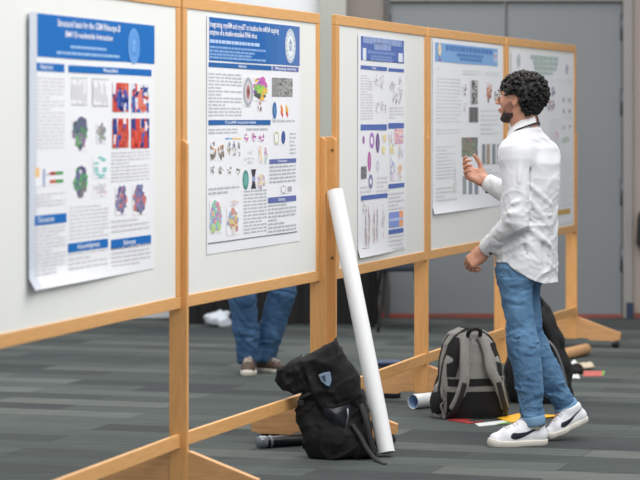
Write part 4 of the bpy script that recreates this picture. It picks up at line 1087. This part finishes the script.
def axes(rz, tilt=0.):
    M = Matrix.Rotation(rz, 3, 'Z') @ Matrix.Rotation(tilt, 3, 'X'); return [M @ Vector(v) for v in ((1, 0, 0), (0, 1, 0), (0, 0, 1))]

# ---- white poster tube leaning on the third board
top = P(334.6, 191, 12.085); bot = P(386.5, 454, 11.70); ax = (top - bot).normalized()
bot = bot + ax * ((.042 * math.sqrt(1 - ax.z ** 2) + .001 - bot.z) / ax.z)
root = thing('poster_roll', 'long white paper poster roll leaning against the third board beside the slumped black bag', 'poster roll', bot)
R_ = .0405; L_ = (top - bot).length; bm = BM(); n = 72; rows = []
for k in range(2):
    ring = []
    for i in range(n + 1):
        a = 2 * math.pi * 2.2 * i / n; r = R_ - .006 * i / n; ring.append(bm.verts.new((r * math.cos(a), r * math.sin(a), k * L_)))
    rows.append(ring)
for i in range(n):
    fc = bm.faces.new([rows[0][i], rows[0][i + 1], rows[1][i + 1], rows[1][i]]); fc.smooth = True
bm.transform(ax.to_track_quat('Z', 'Y').to_matrix().to_4x4()); obj('paper', bm, WHITEP, root, smooth=True)
bm = BM(); lathe(bm, [(.0, .004), (R_ - .0075, .004), (R_ - .0075, .01), (0, .01)], n=28, M=ax.to_track_quat('Z', 'Y').to_matrix().to_4x4()); obj('inner_end', bm, WHITEP, root, smooth=True)

# ---- black roll-top bag
Yk = 11.66
def K(px, py, dy=0.): return P(px, py, Yk + dy)
base = Vector((K(345, 459).x, Yk, 0))
lo = np.array(K(270, 470)) - .2; hi = np.array(K(395, 330)) + .25; lo[2] = -.02
S = SDF(lo, hi, .006)
def rot2(deg): a = math.radians(deg); return [Vector((math.cos(a), 0, math.sin(a))), Vector((0, 1, 0)), Vector((-math.sin(a), 0, math.cos(a)))]
S.slab([K(*q_) for q_ in ((303, 388), (320, 392), (350, 392), (363, 392), (369, 420), (377, 453), (373, 462), (318, 462), (312, 457), (305, 440), (300, 415), (298, 402))], Yk + .02, .09, .045, .03)
S.ell(K(338, 440, -.03), (.11, .07, .09), None, .05)
S.cone(K(304, 412, -.03), K(313, 446, -.03), .034, .040, .03)
S.field(lambda X, Y, Z: -(.004 - Z) + 0 * X + 0 * Y if False else (Z - .003) + 0 * X + 0 * Y, 'cut')
rk = random.Random(4)
for i in range(26):
    x, y = rk.uniform(305, 372), rk.uniform(400, 455); S.fold(K(x, y, -.075), K(x + rk.uniform(-16, 16), y + rk.uniform(-14, 14), -.075), .013, rk.uniform(-.009, .009))
S.noise(.004, .13, 6); S.wrinkle(.010, .09, 33, (1, .3, 1))
bag = S.make('backpack', BLKF, None, base, loc=base)
tag(bag, 'slumped black roll-top backpack on the carpet, leaning beside the long white roll', 'backpack', 'backpacks on the carpet')
S = SDF(lo, hi, .006)   # the big loose top
S.slab([K(*q_) for q_ in ((279, 366), (300, 356), (318, 348), (336, 337), (346, 354), (358, 378), (366, 403), (352, 406), (336, 405), (321, 408), (309, 399), (303, 391), (296, 393), (283, 390), (277, 380))], Yk - .035, .04, .026, .02)
S.ell(K(335, 383, -.06), (.09, .035, .075), rot2(25), .05); S.cone(K(318, 362, -.05), K(290, 376, -.07), .03, .036, .04)
S.cone(K(297, 396, -.09), K(290, 380, -.105), .018, .022, .015, 'cut'); S.fold(K(290, 386, -.1), K(308, 366, -.09), .012, -.016)
S.fold(K(303, 364, -.1), K(318, 404, -.09), .014, .014); S.fold(K(310, 362, -.09), K(328, 398, -.09), .013, -.010); S.fold(K(312, 356, -.08), K(342, 372, -.08), .016, .009); S.fold(K(322, 402, -.08), K(360, 394, -.08), .012, .010)
S.wrinkle(.008, .10, 31, (1, .3, 1))
S.noise(.0045, .12, 12)
S.make('roll_top', BLKF, bag, base)
bm = BM()   # open front pocket in shiny lining
pts = [(321, 405), (333, 409), (350, 404), (351, 412), (348, 426), (344, 432), (334, 426), (325, 416)]
vs = [bm.verts.new(K(x, y, -.082 - .012 * math.sin(i * 1.7)) - base) for i, (x, y) in enumerate(pts)]; c = bm.verts.new(K(337, 415, -.096) - base); c2 = [bm.verts.new(K(337 + (x - 337) * .5, 415 + (y - 415) * .5, -.1 + .012 * (i % 2)) - base) for i, (x, y) in enumerate(pts)]
for i in range(len(vs)):
    j = (i + 1) % len(vs); bm.faces.new([vs[i], vs[j], c2[j], c2[i]]); bm.faces.new([c2[i], c2[j], c])
obj('front_pocket', bm, NYLON, bag, smooth=True)
bm = BM(); strap(bm, [K(347.5, 408, -.1) - base, K(348, 416, -.104) - base, K(346.5, 424, -.1) - base, K(345, 431, -.09) - base], .007, .004, Vector((0, -1, 0))); obj('zipper', bm, STEEL, bag, smooth=True)
bm = BM(); pts = [(318.5, 372.5), (324, 370.5), (330, 369.5), (331.5, 378), (329.5, 384), (326, 383), (321, 378.5)]
prism(bm, [(K(x, y).x - base.x, K(x, y).z) for x, y in pts], -.108, -.094, bev=.002)
pt = obj('badge', bm, PATCH, bag)
bm = BM(); pts = [(321, 374), (325, 372.5), (326, 379), (324, 379)]; prism(bm, [(K(x, y).x - base.x, K(x, y).z) for x, y in pts], -.110, -.107); obj('badge_mark', bm, PATCHD, pt)
for pts, w in (([(352, 424, -.085), (360, 436, -.10), (368, 450, -.12), (377, 460.5, -.15), (385, 466.5, -.24)], .022), ([(360, 402, -.06), (366, 420, -.09), (371, 440, -.1), (374, 455, -.1)], .026), ([(299, 399, -.06), (304, 396, -.08), (314, 391, -.09), (322, 389, -.09)], .02)):
    q_ = [K(*p_) for p_ in pts]
    for v in q_: v.z = max(v.z, .004)
    bm = BM(); strap(bm, [v - base for v in spline(q_, 4)], w, .005, Vector((0, -.8, .6))); obj('strap', bm, WEB, bag, smooth=True)
bm = BM(); box(bm, K(297.5, 406, -.07) - base, K(304, 400, -.05) - base, .004); obj('buckle', bm, BLACKP, bag)

# ---- grey backpack
Yg = 13.24; gb = Vector(((472 - CX) / F * Yg, Yg, 0)); rz = math.radians(14)
S = SDF((-.24, -.2, -.02), (.24, .26, .52), .006)
u, v = (1, 0), (0, 1)
S.loft([(.0, 0, .01, .150, .085), (.05, 0, .015, .165, .10), (.16, 0, .02, .166, .105), (.28, 0, .04, .155, .10), (.37, 0, .055, .132, .09), (.425, 0, .065, .10, .07), (.452, 0, .07, .055, .045)], u, v, .02, 3.2)
S.loft([(.0, 0, .10, .11, .06), (.1, 0, .12, .125, .07), (.22, 0, .13, .115, .06), (.28, 0, .13, .09, .04)], u, v, .03, 3)
S.cone((-.155, .03, .02), (-.16, .035, .14), .04, .032, .03); S.cone((.155, .03, .02), (.16, .035, .14), .04, .032, .03)
S.f = np.maximum(S.f, (.002 - S.ax[2])[None, None, :].astype(np.float32)); S.noise(.0025, .12, 3)
me = S.mesh('backpack'); gp = bake('backpack', me, GREYF, None, gb, rz, True)
tag(gp, 'grey fabric backpack with black lower back and grey shoulder straps, standing by the flyers', 'backpack', 'backpacks on the carpet')
tree = BVHTree.FromPolygons([w.co.copy() for w in me.vertices], [tuple(q_.vertices) for q_ in me.polygons])
def onbag(tree, x, z, lift=.003, y0=-.6):
    h = tree.ray_cast(Vector((x, y0, z)), Vector((0, 1, 0))); return (h[0] + Vector((0, -lift, 0))) if h[0] else Vector((x, .0, z))
def decal(tree, name, poly, m, par, lift=.004, step=.012):
    "a patch of cloth following the bag's surface; poly = (z, x0, x1) rows"
    bm = BM(); rows = []
    for z, a, b in poly:
        n = 14; rows.append([bm.verts.new(onbag(tree, a + (b - a) * i / n, z, lift)) for i in range(n + 1)])
    for A, B_ in zip(rows, rows[1:]):
        for i in range(len(A) - 1): bm.faces.new([A[i], A[i + 1], B_[i + 1], B_[i]])
    return obj(name, bm, m, par, smooth=True)
def rows(z0, z1, x0, x1, n=8, b=0.): return [(z0 + (z1 - z0) * i / n, x0 + b * math.sin(math.pi * i / n), x1 - b * math.sin(math.pi * i / n)) for i in range(n + 1)]
decal(tree, 'lower_panel', rows(.006, .14, -.15, .152), BLKM, gp)
decal(tree, 'cross_band', rows(.168, .205, -.146, .148, 3), BLKM, gp)
decal(tree, 'mesh_panel', [(.215, -.148, -.108), (.27, -.145, -.088), (.33, -.135, -.08), (.38, -.115, -.075), (.41, -.09, -.07)], BLKM, gp)
decal(tree, 'mesh_panel', [(.215, .125, .15), (.27, .115, .146), (.33, .105, .136), (.38, .09, .115)], BLKM, gp)
def sstrap(pts, w, m, name, par, th=.012, lift=.012):
    q_ = spline([onbag(tree, x, z, lift + e) for x, z, e in pts], 5); bm = BM(); strap(bm, q_, w, th, Vector((0, -1, .15))); return obj(name, bm, m, par, smooth=True)
for sgn in (-1, 1):
    o = 0 if sgn < 0 else .012
    st = sstrap([(sgn * .022, .415, 0), (sgn * .045, .40, .01), (sgn * .062, .33, .02), (sgn * .068, .25, .03), (sgn * (.08 + o * 2), .18, .03), (sgn * (.108 + o * 2), .105, .022), (sgn * (.13 + o * 2), .05, .012)], [.05] * 6 + [.052] * 6 + [.056] * 6 + [.054] * 6 + [.046] * 6 + [.036], GREYF, 'shoulder_strap', gp, .014)
    sstrap([(sgn * (.078 + o * 2), .19, .042), (sgn * (.098 + o * 2), .12, .038), (sgn * (.125 + o * 2), .05, .026), (sgn * (.145 + o * 2), .012, .02), (sgn * (.155 + o * 3), .004, .03)], .026, WEB, 'webbing', st, .006)
bm = BM(); tube(bm, spline([onbag(tree, -.035, .405, .006), onbag(tree, -.028, .40, .03) + Vector((0, 0, .045)), onbag(tree, .0, .40, .03) + Vector((0, 0, .058)), onbag(tree, .028, .40, .03) + Vector((0, 0, .045)), onbag(tree, .035, .405, .006)], 5), .011, 8); obj('carry_handle', bm, WEB, gp, smooth=True)
def rim(dy, r, name, m):
    pts = []
    for i in range(25):
        t = i / 24; z = .04 + .41 * math.sin(math.pi * t) ** .62; pts.append((t, z))
    q_ = []
    for t, z in pts:
        sx = -1 if t < .5 else 1
        h = tree.ray_cast(Vector((sx * .5, dy + .05 * z, z)), Vector((-sx, 0, 0))) if z < .43 else (None,)
        q_.append(h[0] if h[0] else Vector((sx * .03, dy + .02, .452)))
    bm = BM(); tube(bm, q_, r, 6); return obj(name, bm, m, gp, smooth=True)
rim(-.01, .007, 'edge_piping', WEB); rim(.05, .006, 'zipper', WEB)
for sgn in (-1, 1):
    bm = BM(); t = bmesh.new(); bmesh.ops.create_uvsphere(t, u_segments=16, v_segments=10, radius=1.); 
    for w in t.verts: w.co = Vector((sgn * .172 + w.co.x * .035, .04 + w.co.y * .075, .075 + w.co.z * .075))
    _merge(bm, t); obj('side_pocket', bm, BLKM, gp, smooth=True)
bm = BM(); tube(bm, spline([(-.165, -.03, .15), (-.175, -.05, .12), (-.165, -.055, .09), (-.18, -.05, .07), (-.17, -.06, .03), (-.172, -.075, .006)], 4), .006, 6); obj('pull_cord', bm, GREYD, gp, smooth=True)

# ---- black backpack behind the man's legs
Yb = 13.98; bb = Vector(((538 - CX) / F * Yb, Yb, 0)); rz = math.radians(-8)
S = SDF((-.3, -.25, -.02), (.32, .3, .62), .007)
S.loft([(.0, .01, .0, .165, .10), (.06, .005, .0, .185, .115), (.18, .0, .01, .178, .115), (.30, -.008, .03, .152, .10), (.42, -.01, .05, .112, .085), (.50, -.012, .06, .08, .06), (.55, -.012, .065, .04, .03)], u, v, .02, 2.8)
S.f = np.maximum(S.f, (.002 - S.ax[2])[None, None, :].astype(np.float32))
for i in range(14):
    x, z = rk.uniform(-.15, .15), rk.uniform(.05, .4); S.fold((x, -.1, z), (x + rk.uniform(-.08, .08), -.1, z + rk.uniform(-.08, .08)), .018, rk.uniform(-.01, .01))
S.noise(.004, .12, 8); me = S.mesh('backpack'); kp = bake('backpack', me, BLKF, None, bb, rz, True)
tag(kp, 'black backpack standing behind the legs of the man in the white shirt', 'backpack', 'backpacks on the carpet')
tree = BVHTree.FromPolygons([w.co.copy() for w in me.vertices], [tuple(q_.vertices) for q_ in me.polygons])
for sgn in (-1, 1):
    sstrap([(-.01 + sgn * .02, .5, 0), (-.01 + sgn * .06, .43, .02), (sgn * .1, .3, .03), (sgn * .12, .18, .03), (sgn * .145, .07, .02), (sgn * .15, .02, .01)], .045, BLKF, 'shoulder_strap', kp, .014)
bm = BM(); tube(bm, spline([Vector((.02, -.09, .36)), Vector((.09, -.14, .31)), Vector((.14, -.15, .19)), Vector((.165, -.13, .06)), Vector((.17, -.12, .008))], 5), .007, 6); obj('edge_piping', bm, mat('grey_piping', (96, 98, 102), .6), kp, smooth=True)
bm = BM(); tube(bm, spline([onbag(tree, -.04, .52, 0), onbag(tree, -.03, .52, .02) + Vector((0, 0, .04)), onbag(tree, .01, .52, .02) + Vector((0, 0, .04)), onbag(tree, .02, .52, 0)], 5), .009, 8); obj('carry_handle', bm, WEB, kp, smooth=True)
decal(tree, 'front_pocket', rows(.05, .22, -.1, .1, 8, -.01), BLKM, kp, .006)

# ---- tubes and rolls on the floor
def lying(name, label, cat, a, b, r, m, mi=None, group=None, hollow=0., caps=None, capm=None, end_label=None):
    a = Vector(a); b = Vector(b); a.z = b.z = r + .001; root = thing(name, label, cat, (a.x, a.y, 0), 0, group); o = Vector((a.x, a.y, 0)); ax = (b - a).normalized(); M = Matrix.Translation(a - o) @ ax.to_track_quat('Z', 'Y').to_matrix().to_4x4(); L = (b - a).length; bm = BM()
    if hollow: lathe(bm, [(r, 0), (r, L), (r - hollow, L), (r - hollow, 0), (r, 0)], n=26, M=M)
    else: lathe(bm, [(0, 0), (r * .96, 0), (r, .003), (r, L - .003), (r * .96, L), (0, L)], n=22, M=M)
    t = obj('tube' if 'tube' in name else 'paper', bm, m, root, smooth=False)
    if hollow and mi: bm = BM(); lathe(bm, [(r - hollow - .0006, .002), (r - hollow - .0006, L - .002)], n=26, M=M); obj('inner_face', bm, mi, root, smooth=True)
    if caps:
        for z0, z1 in caps: bm = BM(); lathe(bm, [(0, z0), (r * 1.06, z0), (r * 1.12, z0 + .004), (r * 1.12, z1 - .004), (r * 1.06, z1), (0, z1)], n=22, M=M); obj('cap', bm, capm, root)
    return root
lying('poster_tube', 'black poster tube with a grey end cap, lying behind the slumped black bag', 'poster tube', P(259, 447, 12.0), P(309, 445.5, 12.12), .0265, TUBEK, caps=((-.004, .035), (.05, .062)), capm=CAPM)
lying('paper_roll', 'short white paper roll with a pale blue inside, lying left of the grey backpack', 'paper roll', P(413, 404.5, 13.62), P(447, 396, 13.79), .0385, WHITEP, BLUEIN, hollow=.0015)
lying('cardboard_tube', 'tan cardboard tube lying near the foot of the farthest board', 'cardboard tube', P(586, 349, 16.75), P(556, 360, 16.25), .036, CARD, CARDE, hollow=.004)

# navy case behind the foot of the third board
c = P(388, 403, 14.12); M = Matrix.Rotation(math.radians(6), 4, 'Z')
root = thing('document_case', 'small navy case standing behind the wooden foot of the third board', 'case', (c.x - .02, 14.2, 0), math.radians(6))
bm = BM(); box(bm, (-.09, -.07, .002), (.085, .07, .18), .014); obj('case_body', bm, NAVYB, root)
bm = BM(); box(bm, (-.094, -.074, .181), (.089, .074, .2), .006); obj('lid', bm, mat('navy_lid', (52, 70, 104), .45), root)

# ---- flyers and papers
def sheet(name, label, cat, corners, m, group='flyers on the carpet', th=.003, extra=None, z=0.001):
    pts = [P(x, y, CAMH * F / (y - HY)) for x, y in corners]; c = sum(pts, Vector()) / len(pts); c.z = 0
    bm = BM(); prism(bm, [(p_.x - c.x, p_.y - c.y) for p_ in pts], z, z + th, axis='z')
    o = obj(name, bm, m, None, loc=c)
    tag(o, label, cat, group)
    if extra:
        for i, (cs, m2, nm) in enumerate(extra):
            q_ = [P(x, y, CAMH * F / (y - HY)) for x, y in cs]; bm = BM(); prism(bm, [(p_.x - c.x, p_.y - c.y) for p_ in q_], z + th, z + th + .0008, axis='z'); obj(nm, bm, m2, o)
    return o
RED = mat('print_red', (176, 58, 58), .5); DKP = mat('print_dark', (60, 62, 66), .5); WHP = mat('print_white', (226, 230, 230), .5); GRN = mat('print_green', (120, 176, 84), .5); YEL = mat('print_yellow', (240, 180, 36), .5); CRM = mat('cloth_cream', (206, 194, 170), .9); PNK = mat('print_pink', (206, 106, 98), .5); ORG = mat('print_orange', (206, 120, 60), .5)
sheet('flyer', 'red and dark printed flyer on the carpet in front of the grey backpack', 'flyer', [(447, 420.3), (470, 424), (484, 421.5), (462, 418.6)], RED, extra=[([(466, 421.2), (474, 422.8), (482, 421.3), (473, 419.9)], DKP, 'dark_band')])
sheet('flyer', 'white flyer with a green edge between the red and yellow flyers', 'flyer', [(475, 424.2), (479, 427), (512, 423.5), (507, 420.6)], WHP, extra=[([(496, 424.9), (498, 425.2), (512, 423.5), (509.5, 422.1)], GRN, 'green_edge')])
sheet('flyer', 'bright yellow flyer on the carpet right behind the front white trainer', 'flyer', [(497, 419.5), (512, 423.8), (532, 420.5), (560, 416.8), (520, 414.5)], YEL, z=.0052)
sheet('paper_sheet', 'white paper sheet on the carpet at the foot of the black backpack', 'paper', [(563, 378.2), (580, 378.8), (578, 372.8), (566, 372.3)], WHP, 'papers beside the black backpack')
sheet('flyer', 'pinkish red leaflet with a green end, far right on the carpet', 'leaflet', [(583, 376.6), (604, 376.2), (605, 371.6), (584, 371.4)], PNK, 'papers beside the black backpack', extra=[([(601.5, 376.2), (604, 376.2), (605, 371.6), (602.5, 371.6)], GRN, 'green_end')])
def lump(name, label, cat, px, py, sx, sy, sz, m, seed, group=None):
    p_ = P(px, py, CAMH * F / (py - HY)); S = SDF((-.2, -.2, -.005), (.2, .2, .2), .006); S.ell((0, 0, sz * .5), (sx, sy, sz * .6), None, .01); S.ell((sx * .3, sy * .2, sz * .5), (sx * .6, sy * .6, sz * .7), None, .02)
    S.noise(min(sz, sx) * .16, .07, seed); S.f = np.maximum(S.f, (.0015 - S.ax[2])[None, None, :].astype(np.float32)); o = S.make(name, m, None, (0, 0, 0), loc=(p_.x, p_.y, 0)); tag(o, label, cat, group); return o
lump('pouch', 'small crumpled black pouch on the carpet right of the black backpack', 'pouch', 576, 374, .045, .06, .045, BLKF, 3)
lump('crumpled_cloth', 'cream crumpled cloth on the carpet behind the pink leaflet', 'cloth', 584, 369, .06, .08, .03, CRM, 5)
lump('paper_ball', 'small white crumpled paper ball beside the black backpack', 'paper ball', 573.5, 368, .022, .022, .045, WHP, 7)

# ---- background: draped table, chair, white bag
root = thing('draped_table', 'long table under a black cloth standing by the far wall', 'table', (wx(281), 19.45, 0))
bm = BM(); W = 1.42 / 2; pr_ = []
n = 90
for (zz, amp) in ((.004, .03), (.35, .022), (.72, .006)):
    ring = []
    per = [(-W + 2 * W * i / n, -.2) for i in range(n)] + [(W, -.2 + .36 * i / 20) for i in range(20)] + [(W - 2 * W * i / n, .16) for i in range(n)] + [(-W, .16 - .36 * i / 20) for i in range(20)]
    for i, (x, y) in enumerate(per):
        d = amp * (math.sin(i * .9) + .5 * math.sin(i * 1.7)) * .6; ring.append(bm.verts.new((x + (d if abs(x) >= W - 1e-6 else 0), y - (d if y < 0 else -d), zz)))
    pr_.append(ring)
for A, B_ in zip(pr_, pr_[1:]):
    for i in range(len(A)): fc = bm.faces.new([A[i], A[(i + 1) % len(A)], B_[(i + 1) % len(A)], B_[i]]); fc.smooth = True
bm.faces.new(pr_[-1]); obj('table_cloth', bm, CLOTH, root)
bm = BM(); box(bm, (-W + .02, -.17, .68), (W - .02, .13, .71), .005); obj('tabletop', bm, CARD, root)
for x in (-W + .08, W - .08):
    bm = BM(); tube(bm, [(x, -.1, .0), (x, -.1, .68)], .015, 8); obj('leg', bm, STEEL, root)
c0 = Vector(((400 - CX) / F * 18.75, 18.75, 0)); root = thing('stacking_chair', 'black metal-framed chair seen below the third board in front of the far wall', 'chair', c0, math.radians(4))
bm = BM(); box(bm, (-.185, -.21, .43), (.185, .21, .47), .018); obj('seat', bm, mat('chair_seat_navy', (28, 36, 50), .8), root)
bm = BM(); box(bm, (-.18, .2, .56), (.18, .235, .86), .016); obj('backrest', bm, BLKF, root)
for sx in (-1, 1):
    for sy in (-1, 1):
        bm = BM(); pts = [(sx * .125, sy * .16, .43), (sx * .145, sy * .18, .25), (sx * .18, sy * .215, .0)]
        if sy > 0: pts = [(sx * .15, .225, .84), (sx * .14, .2, .5)] + pts
        tube(bm, spline(pts, 4), .0125, 8); obj('leg', bm, BLACKP, root, smooth=True)
    bm = BM(); tube(bm, [(sx * .143, -.178, .27), (sx * .143, .178, .27)], .009, 6); obj('stretcher', bm, BLACKP, root, smooth=True)
lump('plastic_bag', 'crumpled white plastic bag on the floor at the end of the far table', 'bag', 217, 327, .095, .07, .10, mat('plastic_white', (205, 212, 222), .4), 9)
# ------------------------------------------------------------------ camera, light
K = .76
def lights():
    w = bpy.data.worlds.new('World'); SC.world = w; w.use_nodes = True
    w.node_tree.nodes['Background'].inputs[0].default_value = (.92, .96, 1, 1); w.node_tree.nodes['Background'].inputs[1].default_value = .5
    def area(loc, size, e, col=(1, .97, .93), rot=(0, 0, 0), sy=None):
        d = bpy.data.lights.new('ceiling_light', 'AREA'); d.energy = e; d.size = size; d.color = col
        if sy: d.shape = 'RECTANGLE'; d.size_y = sy
        o = link(bpy.data.objects.new('ceiling_light', d)); o.location = loc; o.rotation_euler = rot; return o
    area((2.2, 9.5, 4.6), 4, 330 * K, rot=(.1, .25, 0)); area((1.0, 14.5, 4.6), 4, 260 * K, rot=(0, .05, 0)); area((-3, 13, 4.6), 4, 220 * K)
    area((2.5, 5, 4.2), 3, 190 * K, rot=(.6, .2, 0)); area((.5, 17.6, 4.0), 3, 75)
lights()
cam = bpy.data.cameras.new('camera'); co = link(bpy.data.objects.new('camera', cam)); SC.camera = co
co.location = (0, 0, CAMH); co.rotation_euler = (math.pi / 2, 0, 0)
cam.sensor_width = 36; cam.lens = 36 * F / 640; cam.shift_y = -(240 - HY) / 640; cam.clip_end = 200
cam.dof.use_dof = True; cam.dof.focus_distance = 12.1; cam.dof.aperture_fstop = 3.4
SC.view_settings.view_transform = 'Standard'; SC.view_settings.look = 'None'; SC.view_settings.exposure = 0
